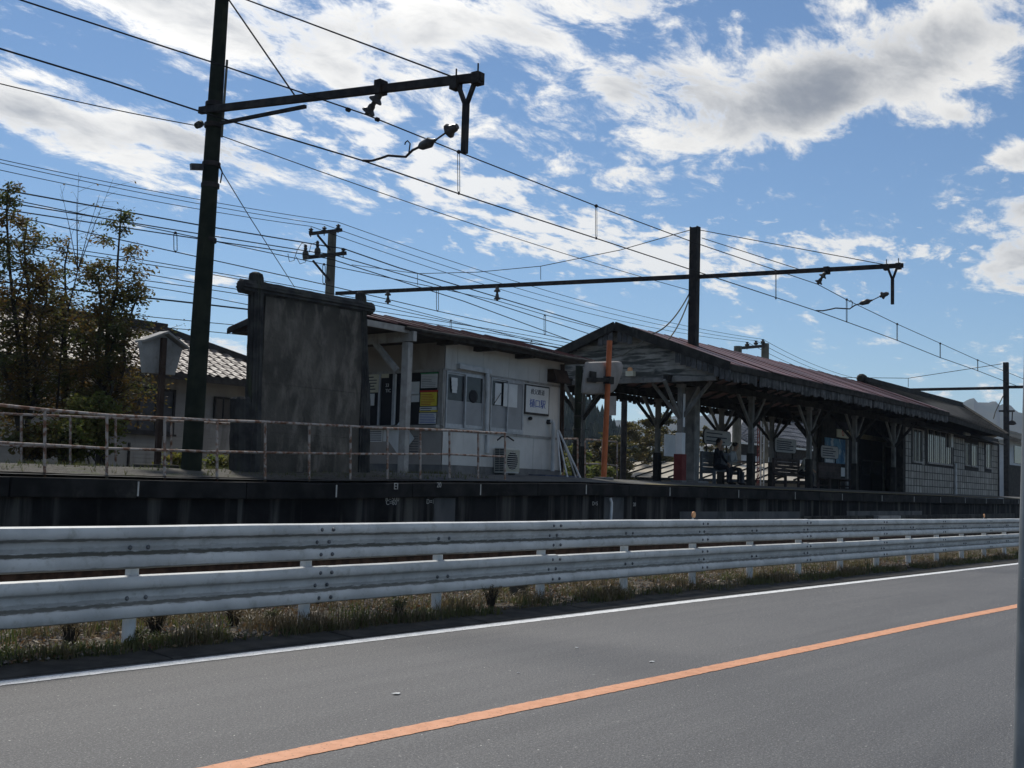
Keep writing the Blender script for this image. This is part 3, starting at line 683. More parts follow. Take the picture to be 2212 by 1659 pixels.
# ---------------------------------------------------------------- rusty pipe railings on the platform
M_rust = mat('rusty_white_pipe', (.13,.06,.035), (.26,.15,.10), 9, .8, stain=(.40,.37,.34), sscale=(5,5,5), slo=.40, shi=.58, samt=.85, bump=.002, bscale=80)
def railing(name, pts, rails, label, r=.021, Y=14.2):
    """pts: (x, y foot, y top) in the survey; rails: fraction of height of each further rail"""
    root = thing(name, at(pts[0][0], pts[0][1], Y=Y), label, 'railing', 'platform railings')
    F = [at(x, a, Y=Y) for x, a, b in pts]; T = [at(x, b, Y=Y) for x, a, b in pts]
    for f, t in zip(F, T): MB().tube([f-Vector((0,0,.06)), t+Vector((0,0,random.uniform(-.01,.0)))], r, 8).build('post', M_rust, root, smooth=True)
    for h in rails:
        MB().tube([f.lerp(t, h)+Vector((0,0,random.uniform(-.006,.006))) for f, t in zip(F, T)], r*1.05 if h == 1 else r*.9, 8).build('rail', M_rust, root, smooth=True)
    return root
railing('platform_railing', [(-60,1026,869),(97,1027,885),(231,1028,897),(356,1031,903),(469,1032,908),(573,1032,912),(668,1032,917),(757,1030,921),(837,1028,925),(908,1028,927),(971,1026,930),(1033,1028,933),(1091,1030,937)], (1,.46), 'long rusty pipe railing along the platform edge in front of slab and office')
railing('platform_railing', [(-60,999,890),(46,1001,895),(152,1003,899),(250,1005,903),(370,1010,909),(500,1014,916)], (1,.36), 'rusty pipe railing at the back of the platform behind the round mast', Y=18.0)
railing('platform_railing', [(1264,1036,949),(1301,1036,951),(1333,1041,955)], (1,.40), 'short rusty railing by the orange mirror pole', Y=16.4)
railing('platform_railing', [(1216,1036,948),(1248,1036,948)], (1,), 'short pale railing between office corner and dark canopy column', .024, Y=17.2)

# ---------------------------------------------------------------- concrete name slab framed by mock logs (seen from behind)
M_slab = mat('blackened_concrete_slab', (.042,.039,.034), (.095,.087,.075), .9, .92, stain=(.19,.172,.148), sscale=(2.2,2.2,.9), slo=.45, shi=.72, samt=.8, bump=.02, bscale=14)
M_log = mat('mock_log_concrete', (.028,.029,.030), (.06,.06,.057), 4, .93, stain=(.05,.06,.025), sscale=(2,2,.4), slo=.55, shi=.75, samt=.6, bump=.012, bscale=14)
SY = 15.2
mon = thing('name_slab', at(650, 1018, Y=SY), 'tall dark concrete slab framed by mock log posts and beam', 'monument')
def grooved(pts, rs, n=26, seed=0):
    b = MB(); P0 = [Vector(p) for p in pts]; secs = []; pts = []; R_ = []
    for (p, q), (a, c) in zip(zip(P0, P0[1:]), zip(rs, rs[1:])):
        m_ = max(1, int((q-p).length/.09))
        for i in range(m_): pts.append(p.lerp(q, i/m_)); R_.append(a+(c-a)*i/m_)
    pts.append(P0[-1]); R_.append(rs[-1]); rs = R_; rnd = random.Random(seed); fl = [1+(.10 if k % 2 else -.09)+.07*rnd.uniform(-1,1) for k in range(n)]
    t = (pts[-1]-pts[0]).normalized(); sd = t.cross(Vector((0,1,0))).normalized(); u = sd.cross(t)
    for p, r in zip(pts, rs): secs.append([p+(sd*math.cos(2*math.pi*k/n)+u*math.sin(2*math.pi*k/n))*r*(fl[k]*(1+.05*rnd.uniform(-1,1))) for k in range(n)])
    return b.loft(secs, close=True, cap=True)
def colpts(q): return [at(x, y, Y=SY) for x, y in q]
bl = colpts([(529,1024),(534,950),(546,880),(549,800),(551,700),(553,600),(553,592),(553,588)])
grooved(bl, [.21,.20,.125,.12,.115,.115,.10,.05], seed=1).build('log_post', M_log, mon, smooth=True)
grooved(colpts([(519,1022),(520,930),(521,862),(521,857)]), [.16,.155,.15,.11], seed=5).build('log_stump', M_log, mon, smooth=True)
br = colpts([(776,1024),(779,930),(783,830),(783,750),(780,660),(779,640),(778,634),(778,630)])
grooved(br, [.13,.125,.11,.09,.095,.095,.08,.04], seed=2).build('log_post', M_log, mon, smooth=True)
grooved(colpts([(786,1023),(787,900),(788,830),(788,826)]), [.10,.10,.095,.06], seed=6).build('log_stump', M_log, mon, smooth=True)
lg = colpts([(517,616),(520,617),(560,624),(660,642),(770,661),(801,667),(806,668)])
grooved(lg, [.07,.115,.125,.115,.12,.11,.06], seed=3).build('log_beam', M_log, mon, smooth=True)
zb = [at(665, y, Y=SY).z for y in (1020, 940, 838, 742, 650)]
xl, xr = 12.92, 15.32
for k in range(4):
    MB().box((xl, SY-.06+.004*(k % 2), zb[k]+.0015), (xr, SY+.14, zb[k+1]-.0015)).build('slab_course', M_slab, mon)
MB().box((xl-.1, SY-.16, zb[0]-.14), (xr+.15, SY+.3, zb[0]+.0)).build('footing', M_slab, mon)

# ---------------------------------------------------------------- lantern shaped board on a post
M_board = mat('grey_painted_board', (.22,.22,.215), (.30,.30,.29), 3, .8, stain=(.14,.12,.10), sscale=(3,3,2), samt=.6)
M_brown = mat('dark_brown_post', (.035,.022,.017), (.06,.04,.03), 5, .8)
c2 = lambda x, y, Y: at(x*.248, 658+y*.248, Y=Y)
lan = thing('lantern_sign', c2(1370, 1440, 16), 'lantern shaped grey board with gabled cap on a dark brown post', 'sign')
poly = [c2(*q, 16) for q in ((1232,318),(1262,592),(1525,615),(1592,385),(1430,262))]
MB().prism(poly, (0,.10,0)).build('board', M_board, lan, bevel=.008)
for a, c in (((1218,318),(1436,240)),((1424,240),(1606,384))):
    MB().beam(c2(*a, 16.05), c2(*c, 16.05), .26, .035).build('cap_board', M_board, lan)
MB().beam(c2(1368,1420,15.96), c2(1428,290,15.96), .085, .07, (0,1,0)).build('post', M_brown, lan)
MB().beam(c2(1402,540,15.95), c2(1445,545,15.95), .05, .04, (0,0,1)).build('batten', M_board, lan)
p = c2(1360,1430,16); MB().box((p.x-.27,15.75,p.z-.1),(p.x+.27,16.25,p.z+.07)).build('base', M_kerb, lan, bevel=.02)

# ---------------------------------------------------------------- left house
M_tile = mat('glazed_roof_tile', (.15,.122,.105), (.22,.185,.16), 3, .58, rnd=.3, spec=.4, rough2=.68)
M_side = mat('dull_wall_siding', (.30,.285,.265), (.36,.345,.32), 1.5, .85, stain=(.10,.09,.08), samt=.5)
M_dark = mat('dark_interior', (.012,.013,.015), (.02,.02,.024), 4, .6)
M_frame = mat('dark_window_frame', (.03,.028,.028), (.05,.046,.045), 6, .6)
M_glass = mat('window_glass', (.02,.023,.027), (.03,.034,.038), 3, .12, spec=.4)
M_shut = mat('grey_shutter', (.07,.072,.078), (.10,.10,.105), 5, .7)
M_fascia = mat('dark_fascia_board', (.03,.026,.024), (.055,.05,.045), 5, .85)
house = thing('tiled_house', (15, 25, 0), 'single storey house with glazed tiled hip roof behind the trees and round mast', 'house')
PITCH = .45
def rz(y): return 4.06+PITCH*(y-24)
XR = 22.65                                   # right eave corner; the hip runs back at 45 degrees
MB().box((6, 24.75, .0), (XR-.75, 33, 4.2)).build('wall', M_side, house)
b = MB()
for k in range(30):
    z = 1.2+k*.098; b.hexa([(6,24.735,z),(XR-.75,24.735,z),(XR-.75,24.75,z),(6,24.75,z),(6,24.744,z+.094),(XR-.75,24.744,z+.094),(XR-.75,24.75,z+.094),(6,24.75,z+.094)])
b.build('siding_board', M_side, house, kind='stuff')
RT_Y = 27.15
b = MB(); b.face((5,24,4.02),(XR,24,4.02),(XR-(RT_Y-24),RT_Y,rz(RT_Y)-.04),(5,RT_Y,rz(RT_Y)-.04)); b.face((XR,24,4.02),(XR,33,4.02),(XR-(RT_Y-24),RT_Y+1.5,rz(RT_Y)-.04),(XR-(RT_Y-24),RT_Y,rz(RT_Y)-.04))
b.face((5,24,3.96),(XR,24,3.96),(XR,24.8,3.96),(5,24.8,3.96)); roof = b.build('roof', M_fascia, house)
MB().box((5,23.97,3.86),(XR,24.02,4.03)).build('eave_board', M_fascia, house)
MB().beam((XR+.02,23.98,4.10),(XR-(RT_Y-24),RT_Y,rz(RT_Y)+.06),.2,.16).build('hip_cap', M_fascia, house)
MB().beam((5,RT_Y,rz(RT_Y)+.08),(XR-(RT_Y-24)+.1,RT_Y,rz(RT_Y)+.08),.26,.22).build('ridge_cap', M_fascia, house)
# one tile: a shallow S wave, thick at the butt
def tilemesh(w=.30, L=.34, th=.022):
    b = MB(); n = 8; prof = [(-w/2+w*k/n, .028*math.sin(2*math.pi*(k/n))) for k in range(n+1)]
    ang = math.atan(PITCH)
    def pt(u, s, h): return Vector((u, s*math.cos(ang)-h*math.sin(ang), s*math.sin(ang)+h*math.cos(ang)))
    secs = [[pt(u, 0, h+th+.018-th) for u, h in prof], [pt(u, 0, h+th+.022) for u, h in prof], [pt(u, L, h+.006) for u, h in prof]]
    return b.loft(secs).mesh('tile', smooth=True)
tm = tilemesh(); tm.materials.append(M_tile)
RS = .265; rest = MB(); cnt = 0; n_rows = int((RT_Y-24)/math.cos(math.atan(PITCH))/RS)
for r_ in range(n_rows):
    y = 24-.03+r_*RS*math.cos(math.atan(PITCH)); z = rz(y)-.035; xmax = XR-(y-24)-.1; k = 0
    x = xmax-.1
    while x > 9.5:
        jx = random.uniform(-.006,.006); jz = random.uniform(-.004,.006)
        if x > 16.1 and cnt < 298 : piece(tm, 'roof_tile', roof, (x+jx, y, z+jz), (0,random.uniform(-.015,.015),0)); cnt += 1
        else:
            i = len(rest.v); rest.v += [v.co+Vector((x+jx,y,z+jz)) for v in tm.vertices]; rest.f += [tuple(i+q for q in p.vertices) for p in tm.polygons]
        x -= .285
rest.build('roof_tile', M_tile, roof, kind='stuff', smooth=True)
def window(root, x0, y0, x1, y1, Y, panes, fm, pm, fw=.05, name='window', B=False, shut=False):
    a = at(x0, y1, Y=Y, B=B); c = at(x1, y0, Y=Y, B=B); X0, X1, z0, z1 = a.x, c.x, a.z, c.z
    ya, yb = a.y, c.y
    w = thing_part(root, name)
    def Yx(x): return ya+(yb-ya)*(x-X0)/max(1e-6, X1-X0)
    def bar(xa, za, xb, zc, d=.05):
        return MB().hexa([(xa,Yx(xa)-d,za),(xb,Yx(xb)-d,za),(xb,Yx(xb)+.02,za),(xa,Yx(xa)+.02,za),(xa,Yx(xa)-d,zc),(xb,Yx(xb)-d,zc),(xb,Yx(xb)+.02,zc),(xa,Yx(xa)+.02,zc)])
    return X0, X1, z0, z1, Yx, bar
def thing_part(root, name): return None
def make_window(root, x0, y0, x1, y1, Y, n, fm, pm, fw=.05, B=False, name='window', sill=True):
    X0, X1, z0, z1, Yx, bar = window(root, x0, y0, x1, y1, Y, n, fm, pm, fw, name, B)
    f = bar(X0-fw, z0-fw, X1+fw, z0); o = f.build(name, fm, root)
    for q in ((X0-fw, z1, X1+fw, z1+fw), (X0-fw, z0, X0, z1), (X1, z0, X1+fw, z1)): bar(*q).build('frame', fm, o)
    if sill: bar(X0-fw*1.6, z0-fw*1.9, X1+fw*1.6, z0-fw-.002, .10).build('sill', fm, o)
    for k in range(n):
        xa = X0+(X1-X0)*k/n; xb = X0+(X1-X0)*(k+1)/n
        bar(xa+.003, z0+.003, xb-.003, z1-.003, .012).build('pane', pm if not isinstance(pm, (list, tuple)) else pm[k % len(pm)], o)
        if k: bar(xa-fw*.4, z0+.002, xa+fw*.4, z1-.002, .035).build('mullion', fm, o)
    return o
make_window(house, 258, 847, 374, 926, 24.7, 3, M_frame, M_shut, .06)
make_window(house, 464, 864, 500, 903, 24.7, 2, M_frame, M_glass, .05)
MB().beam((17.0,24.72,2.25),(17.0,24.72,1.3),.05,.05).build('downpipe', M_frame, house)

# ---------------------------------------------------------------- foliage
def leafmat(name, cols, scale=1.3, tr=.35):
    m = bpy.data.materials.new(name); m.use_nodes = True; t = m.node_tree; t.nodes.clear(); n = NT(t)
    g = n.n('ShaderNodeNewGeometry'); f1 = n.noise(g.outputs['Position'], scale, 4); f2 = n.noise(g.outputs['Position'], 26, 2)
    c = n.mix(n.ramp(f1, .38, .62), cols[0], cols[1]); c = n.mix(n.ramp(f2, .45, .7), c, cols[2])
    d = n.n('ShaderNodeBsdfPrincipled'); t.links.new(c, d.inputs['Base Color']); d.inputs['Roughness'].default_value = .6
    tl = n.n('ShaderNodeBsdfTranslucent'); t.links.new(c, tl.inputs['Color'])
    mx = n.n('ShaderNodeMixShader'); mx.inputs[0].default_value = tr; t.links.new(d.outputs[0], mx.inputs[1]); t.links.new(tl.outputs[0], mx.inputs[2])
    o = n.n('ShaderNodeOutputMaterial'); t.links.new(mx.outputs[0], o.inputs[0]); return m
L_autumn = leafmat('autumn_leaves', ((.055,.072,.020), (.14,.075,.022), (.095,.105,.026)), 1.6, .6)
L_vine = leafmat('yellow_green_leaves', ((.08,.12,.025), (.15,.16,.035), (.19,.15,.04)), 1.3, .55)
L_green = leafmat('olive_leaves', ((.055,.068,.020), (.10,.085,.026), (.14,.09,.025)), .8, .45)
M_bark = mat('dark_bark', (.03,.026,.022), (.055,.048,.04), 6, .95, bump=.01)
def leaf(b, p, d, L, w, rnd):
    """one folded leaf of four points"""
    d = Vector(d).normalized(); s = d.cross(Vector((rnd.uniform(-1,1), rnd.uniform(-1,1), rnd.uniform(.1,1)))).normalized(); i = len(b.v)
    m = p+d*L*.5
    b.v += [p, m+s*w, p+d*L, m-s*w]; b.f.append((i,i+1,i+2,i+3))
def rawobj(b, name, m, parent, kind=None):
    me = bpy.data.meshes.new(name); org = WO[parent]; me.from_pydata([tuple(v-org) for v in b.v], [], b.f)
    o = bpy.data.objects.new(name, me); COL.objects.link(o); o.parent = parent; me.materials.append(m); WO[o] = org
    if kind: o['kind'] = kind
    return o
def make_tree(name, base, stems, nleaf, L, w, lm, label, seed, shape, group=None, droop=.5, twigs=26, tr=.055, cat='tree', reach=.5):
    """stems: top points; shape: (height fraction, radius) of the crown"""
    rnd = random.Random(seed); base = Vector(base); root = thing(name, base, label, cat, group)
    tb = MB(); tips = []
    def env(h):
        for (a, ra), (c, rc) in zip(shape, shape[1:]):
            if h <= c: return ra+(rc-ra)*(h-a)/max(1e-6, c-a)
        return shape[-1][1]
    for top in stems:
        top = Vector(top); n = 9; pts = []; off = Vector((rnd.uniform(-.12,.12), rnd.uniform(-.12,.12), 0))
        wob = [Vector((rnd.uniform(-.07,.07), rnd.uniform(-.07,.07), 0)) for _ in range(n+1)]
        for k in range(n+1):
            t = k/n; pts.append((base+off).lerp(top, t)+wob[k]*(1 if 0 < k < n else 0)+Vector((0,0,0)))
        tb.tube(pts, 0, 6, True, [tr*(1-.85*k/n)+.004 for k in range(n+1)])
        H = top.z-base.z
        for q in range(twigs):
            t = .16+.82*(q+rnd.random())/twigs; j = min(n-1, int(t*n)); p = pts[j].lerp(pts[j+1], t*n-j)
            a = rnd.uniform(0, 6.28); rr = env(t)*rnd.uniform(.45,1.05)
            e = p+Vector((math.cos(a)*rr, math.sin(a)*rr, rr*rnd.uniform(-.15,.75)))
            mid = p.lerp(e, .5)+Vector((0,0,rr*.16))
            tb.tube([p, mid, e], 0, 4, False, [.014*(1-t)+.006, .008, .003]); tips.append((p, mid, e))
            for _ in range(2):
                e2 = mid+Vector((rnd.uniform(-1,1), rnd.uniform(-1,1), rnd.uniform(-.3,.8)))*rr*reach
                tb.tube([mid, e2], 0, 3, False, [.006, .002]); tips.append((mid, mid.lerp(e2,.5), e2))
    rawobj(tb, 'trunk', M_bark, root)
    lb = MB(); per = max(1, nleaf//len(tips))
    for p, m_, e in tips:
        d0 = (e-p).normalized()
        for _ in range(per):
            t = .15+.9*rnd.random(); q = (p.lerp(m_, t*2) if t < .5 else m_.lerp(e, t*2-1)) + Vector((rnd.gauss(0,.075), rnd.gauss(0,.075), rnd.gauss(0,.06)))
            d = d0*.5+Vector((rnd.uniform(-1,1), rnd.uniform(-1,1), rnd.uniform(-1.2,.3)*droop*1.6)); s = rnd.uniform(.6,1.25)
            leaf(lb, q, d, L*s, w*s, rnd)
    rawobj(lb, 'crown', lm, root, 'stuff')
    return root
T = lambda x, y, Y: at(x, y, Y=Y)
SH = [(0,.35),(.15,.95),(.35,1.35),(.55,1.3),(.75,.9),(.9,.5),(1,.12)]
make_tree('maple_tree', T(215,1004,20.2), [T(262,452,20.2), T(215,560,20.6), T(300,610,19.9), T(245,700,19.6)], 12500, .085, .021, L_autumn, 'reddish brown leafy tree nearest the round mast, left of the lantern sign', 11, SH, 'trees by the left house', twigs=30)
make_tree('maple_tree', T(60,1002,20.6), [T(18,392,20.6), T(60,470,20.9), T(100,600,20.3), T(-60,500,20.6)], 14500, .085, .021, L_autumn, 'dark reddish tree at the left edge of the photo', 12, SH, 'trees by the left house', twigs=32)
make_tree('maple_tree', T(140,1002,21.4), [T(150,520,21.4), T(130,640,21.0), T(190,690,21.6)], 6500, .085, .021, L_autumn, 'smaller tree between the two reddish trees', 13, SH, 'trees by the left house', twigs=26)
# bare shoots standing out of the crowns
sh = thing('bare_sapling', T(120,900,20.0), 'thin nearly bare sapling whose forked shoots stand above the trees', 'sapling', 'trees by the left house')
b = MB(); rnd = random.Random(3); lb = MB()
for top in ((170,372),(245,385),(130,400),(215,420),(165,430)):
    a = T(122,900,20.0); f = T(168,585,20.0); tp = T(*top, 20.0); b.tube([a, T(135,720,20.0), f, f.lerp(tp,.5)+Vector((rnd.uniform(-.05,.05),0,.04)), tp], 0, 5, False, [.02,.016,.011,.006,.002])
    for k in range(7):
        p = f.lerp(tp, .3+.1*k); e = p+Vector((rnd.uniform(-.1,.5), rnd.uniform(-.2,.2), rnd.uniform(.05,.3))); b.tube([p, e], 0, 3, False, [.004,.0015])
        if rnd.random() < .6: leaf(lb, e, (rnd.uniform(-1,1),0,-.6), .07, .018, rnd)
rawobj(b, 'stem', M_bark, sh); rawobj(lb, 'leaves', L_autumn, sh, 'stuff')
SB = [(0,.5),(.4,.75),(.8,.5),(1,.2)]
for k, (x, y, Y, top, lab) in enumerate(((150,1003,18.6,(150,912),'yellow green vine bush behind the back railing, left of the lantern sign'), (205,1003,18.8,(215,860),'taller yellow green bush between the trees and the lantern sign'), (70,1000,18.7,(90,930),'low dark leafy bush at the left behind the railing'), (400,1012,19.5,(395,985),'low green weeds behind the round mast base'), (485,1014,18.6,(490,992),'low green weeds left of the log framed slab'))):
    h = T(x,y,Y); tp = T(*top, Y)
    make_tree('bush', h, [tp, tp+Vector((.35,.2,-.12)), tp+Vector((-.35,.1,-.1))], (2600,3000,2600,700,600)[k], .085, .032, L_vine if k != 2 else L_autumn, lab, 20+k, [(a, r*(.75 if k < 3 else .35)) for a, r in SB], 'bushes at the back of the platform', twigs=12, tr=.012, cat='bush')
# ---------------------------------------------------------------- station office
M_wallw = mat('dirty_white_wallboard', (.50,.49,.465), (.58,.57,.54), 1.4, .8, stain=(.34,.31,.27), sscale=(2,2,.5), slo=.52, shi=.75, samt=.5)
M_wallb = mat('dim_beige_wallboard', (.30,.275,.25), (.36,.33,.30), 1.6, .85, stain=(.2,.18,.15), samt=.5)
M_plinth = mat('grey_plinth', (.14,.14,.14), (.2,.195,.19), 3, .9, stain=(.07,.07,.06))
M_alu = mat('aluminium_frame', (.36,.37,.38), (.46,.47,.48), 7, .45, metal=.3, stain=(.2,.2,.2), sscale=(4,4,2), samt=.4)
M_wood = mat('grey_weathered_timber', (.26,.25,.235), (.36,.35,.33), 5, .85, stain=(.12,.11,.095), sscale=(4,4,.6), samt=.6, bump=.003)
M_frost = mat('frosted_film', (.24,.245,.25), (.29,.295,.30), 2, .4)
M_redroof = mat('rusty_red_tin_roof', (.075,.026,.022), (.13,.045,.035), 1.6, .5, stain=(.05,.022,.018), sscale=(3,.4,3), slo=.5, shi=.7, samt=.7, rnd=.18, bump=.004, bscale=8, spec=.4)
M_paper = mat('white_paper', (.60,.61,.60), (.68,.69,.68), 3, .8)
M_paper2 = mat('cream_paper', (.52,.50,.38), (.6,.58,.46), 3, .8)
M_yellowp = mat('yellow_poster', (.66,.54,.05), (.72,.60,.09), 3, .7)
M_redp = mat('red_print', (.40,.035,.025), (.46,.05,.035), 5, .7)
M_greenp = mat('green_print', (.05,.22,.10), (.08,.28,.14), 5, .7)
M_bluep = mat('blue_print', (.06,.10,.36), (.09,.14,.42), 5, .7)
M_ink = mat('dark_ink', (.03,.03,.045), (.05,.05,.07), 8, .7)
M_pvc = mat('grey_white_pvc', (.45,.46,.46), (.54,.55,.55), 5, .5, stain=(.25,.24,.22), sscale=(4,4,1), samt=.5)
c4 = lambda x, y: (740+x*.24803, 658+y*.24803)
OY, OX = 16.6, 19.31
def f4(x, y, Y=OY): return at(*c4(x, y), Y=Y)
def s4(x, y, X=OX): return at(*c4(x, y), X=X)
office = thing('station_office', (OX, OY, 1.7), 'small dirty white station office with sliding windows and low red tin roof', 'building')
XE = 23.95; ZB = 1.62
cx = [f4(x, 900).x for x in (0,)]; 
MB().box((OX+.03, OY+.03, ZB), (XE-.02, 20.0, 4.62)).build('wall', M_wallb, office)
def fpanel(x0, x1, z0a, z1a, m, name='wall_panel', d=.03):
    MB().box((x0+.004, OY-.0, z0a+.003), (x1-.004, OY+d, z1a-.003)).build(name, m, office)
zt = f4(1400, 660).z-.0; zl = f4(1400, 1130).z
ZW1 = f4(1060, 600).z+.05; ZS = f4(1060, 1085).z-.06
xs = [OX] + [f4(x, 500).x for x in (1000,1225,1450,1720)] + [XE]
for a, b_ in zip(xs, xs[1:]): fpanel(a, b_, ZW1, 4.62, M_wallw)
xs = [OX] + [f4(x, 1250).x for x in (950,1195,1420,1660)] + [XE]
for a, b_ in zip(xs, xs[1:]): fpanel(a, b_, ZB+.27, ZS, M_wallw)
fpanel(OX, XE, ZB, ZB+.266, M_plinth, 'plinth', .035)
MB().box((OX-.02, OY-.02, ZS-.005), (XE, OY+.03, ZS+.05)).build('dado_rail', M_wood, office)
MB().box((OX-.02, OY-.02, ZW1-.045), (XE, OY+.03, ZW1-.003)).build('head_rail', M_wood, office)
wx = [f4(x, 850).x for x in (895, 1222, 1285, 1572)]
fpanel(wx[1], wx[2], ZS+.05, ZW1-.045, M_wallw); fpanel(wx[3], XE, ZS+.05, ZW1-.045, M_wallw); fpanel(OX, wx[0], ZS+.05, ZW1-.045, M_wood, 'corner_post')
def sash(x0, x1, z0, z1, split, up, lo, Y, m=M_alu):
    fw = .035; o = MB().box((x0, Y-.02, z0), (x1, Y+.02, z0+fw*2)).build('window', m, office)
    for q in ((x0, z1-fw, x1, z1), (x0, z0+fw*2, x0+fw, z1-fw), (x1-fw, z0+fw*2, x1, z1-fw)): MB().box((q[0], Y-.02, q[1]), (q[2], Y+.02, q[3])).build('frame', m, o)
    MB().box((x0+fw, Y-.004, split), (x1-fw, Y+.004, z1-fw)).build('pane', up, o); MB().box((x0+fw, Y-.004, z0+fw*2), (x1-fw, Y+.004, split-.002)).build('pane', lo, o)
    return o
for (a, b_) in ((wx[0], wx[1]), (wx[2], wx[3])):
    z0, z1 = ZS+.05, ZW1-.045; m_ = (a+b_)/2
    fr = MB().box((a, OY-.03, z0), (b_, OY+.05, z0+.035)).build('window_frame', M_alu, office)
    for q in ((a, z1-.03, b_, z1), (a, z0+.035, a+.03, z1-.03), (b_-.03, z0+.035, b_, z1-.03)): MB().box((q[0], OY-.03, q[1]), (q[2], OY+.05, q[3])).build('jamb', M_alu, fr)
    sp = z0+(z1-z0)*.50; first = a == wx[0]
    sash(a+.032, m_+.02, z0+.037, z1-.032, sp+(.0 if first else -.0), M_glass, M_frost, OY+.022)
    sash(m_-.02, b_-.032, z0+.037, z1-.032, sp, M_glass if first else M_frost, M_frost, OY-.0205)
# papers and a round fan seen in the windows
def fcard(x0, y0, x1, y1, m, Y, name='notice'):
    a = f4(x0, y1, Y); c = f4(x1, y0, Y); return MB().box((a.x, Y, a.z), (c.x, Y+.004, c.z)).build(name, m, office)
for k, q in enumerate(((948,640,1003,670),(950,675,1003,705),(952,708,1000,735),(955,740,996,766))): fcard(*q, M_paper, OY-.015)
p = f4(1130, 800); MB().lathe((p.x, OY-.045, p.z), (p.x, OY-.03, p.z), [(0,.13),(.5,.15),(1,.15)], 20).build('round_vent', M_dark, office)
fcard(1325, 690, 1385, 870, M_paper, OY+.012); fcard(1400, 700, 1525, 885, M_paper, OY-.03)
a, c = f4(1310,880,OY-.04), f4(1380,770,OY-.04); MB().tube([a, c], .008, 6).build('stay_rod', M_frame, office)
# name board with its frame and lettering
q = [f4(x, y, OY-.03) for x, y in ((1578,972),(1792,972),(1792,718),(1578,678))]
bx0, bx1 = q[0].x, q[1].x; bz0, bz1 = f4(1685,962,OY-.03).z, f4(1685,704,OY-.03).z
nb = MB().box((bx0, OY-.045, bz0), (bx1, OY-.004, bz1)).build('name_board', M_frame, office, label='white station name board with blue characters and dark frame')
MB().box((bx0+.045, OY-.052, bz0+.05), (bx1-.035, OY-.046, bz1-.035)).build('board_face', M_paper, nb)
bh = bz1-bz0; bw_ = bx1-bx0
text('秩父鉄道', bh*.20, M_ink, nb, ((bx0+bx1)/2, OY-.0555, bz0+bh*.76), FR, shear=.1)
text('樋口駅', bh*.31, M_bluep, nb, ((bx0+bx1)/2+.01, OY-.0555, bz0+bh*.36), FR)
# ducts, hood, pipes
zp = f4(1270, 580).z
MB().tube([f4(1262,600,OY-.09), f4(1255,1112,OY-.09)], .052, 12).build('duct', M_pvc, office, smooth=True)
MB().beam(f4(1010,535,OY-.06), f4(1290,585,OY-.06), .10, .12).build('duct_box', M_pvc, office, bevel=.01)
p0 = f4(1790,1022,OY-.02); p1 = f4(1835,1018,OY-.12); p2 = f4(1828,1450,OY-.12)
MB().tube([p0, p1+Vector((-.03,0,.01)), p1+Vector((.01,0,-.06)), p2], .05, 12).build('duct', M_pvc, office, smooth=True)
MB().lathe((p0.x,OY-.01,p0.z),(p0.x,OY-.09,p0.z),[(0,.06),(.8,.06),(1,.04)],12).build('duct_collar', M_dark, office)
h0 = f4(1785,560,OY); h1 = f4(1900,690,OY)
MB().hexa([(h0.x,OY-.30,h1.z),(h1.x,OY-.30,h1.z),(h1.x,OY,h1.z),(h0.x,OY,h1.z),(h0.x,OY-.18,h0.z),(h1.x,OY-.18,h0.z),(h1.x,OY,h0.z),(h0.x,OY,h0.z)]).build('vent_hood', M_brown, office)
p = f4(1622,992); MB().lathe((p.x,OY,p.z),(p.x-.02,OY-.09,p.z),[(0,.03),(.6,.05),(1,.04)],10).build('spout', M_dark, office)
# downpipes at the right corner
for k, x in enumerate((1907,1926)): MB().tube([f4(x,520,OY-.06-.05*k), f4(x-12,1460,OY-.06-.05*k)], .028, 8).build('downpipe', M_brown, office, smooth=True)
# --- roof: overlapping tin sheets, low gable
RX0, RX1, EY, EZ, RYM, RZ = 16.15, 24.35, 15.98, 4.70, 18.05, 5.21
MB().box((RX0+.05, EY+.05, EZ-.10), (RX1-.05, 20.05, EZ-.04)).build('soffit', M_fascia, office)
n = 9; w = (RX1-RX0)/n
for s in (0, 1):
    for k in range(n):
        x0, x1 = RX0+k*w, RX0+(k+1)*w+.05; ye = EY if s == 0 else 2*RYM-EY
        t0, t1 = .0, .032
        MB().hexa([(x0,ye,EZ-.03+t1),(x1,ye,EZ-.03+t0),(x1,RYM,RZ-.03+t0),(x0,RYM,RZ-.03+t1),(x0,ye,EZ+t1),(x1,ye,EZ+t0),(x1,RYM,RZ+t0),(x0,RYM,RZ+t1)]).build('roof_sheet', M_redroof, office)
MB().tube([(x, EY-.05, EZ-.06-.02*math.sin((x-RX0)*1.1)) for x in [17.3+.5*i for i in range(15)]], .04, 8).build('gutter', M_fascia, office, smooth=True)
MB().box((RX0, EY+.0, EZ-.17), (17.45, EY+.06, EZ-.045)).build('fascia', M_wood, office)
MB().box((17.45, EY+.02, EZ-.15), (RX1, EY+.06, EZ-.045)).build('fascia', M_fascia, office)
MB().hexa([(RX0-.03,EY,EZ-.12),(RX0,EY,EZ-.12),(RX0,RYM,RZ-.12),(RX0-.03,RYM,RZ-.12),(RX0-.03,EY,EZ-.0),(RX0,EY,EZ-.0),(RX0,RYM,RZ),(RX0-.03,RYM,RZ)]).build('barge_board', M_fascia, office)
MB().hexa([(RX0-.03,RYM,RZ-.12),(RX0,RYM,RZ-.12),(RX0,2*RYM-EY,EZ-.12),(RX0-.03,2*RYM-EY,EZ-.12),(RX0-.03,RYM,RZ),(RX0,RYM,RZ),(RX0,2*RYM-EY,EZ),(RX0-.03,2*RYM-EY,EZ)]).build('barge_board', M_fascia, office)
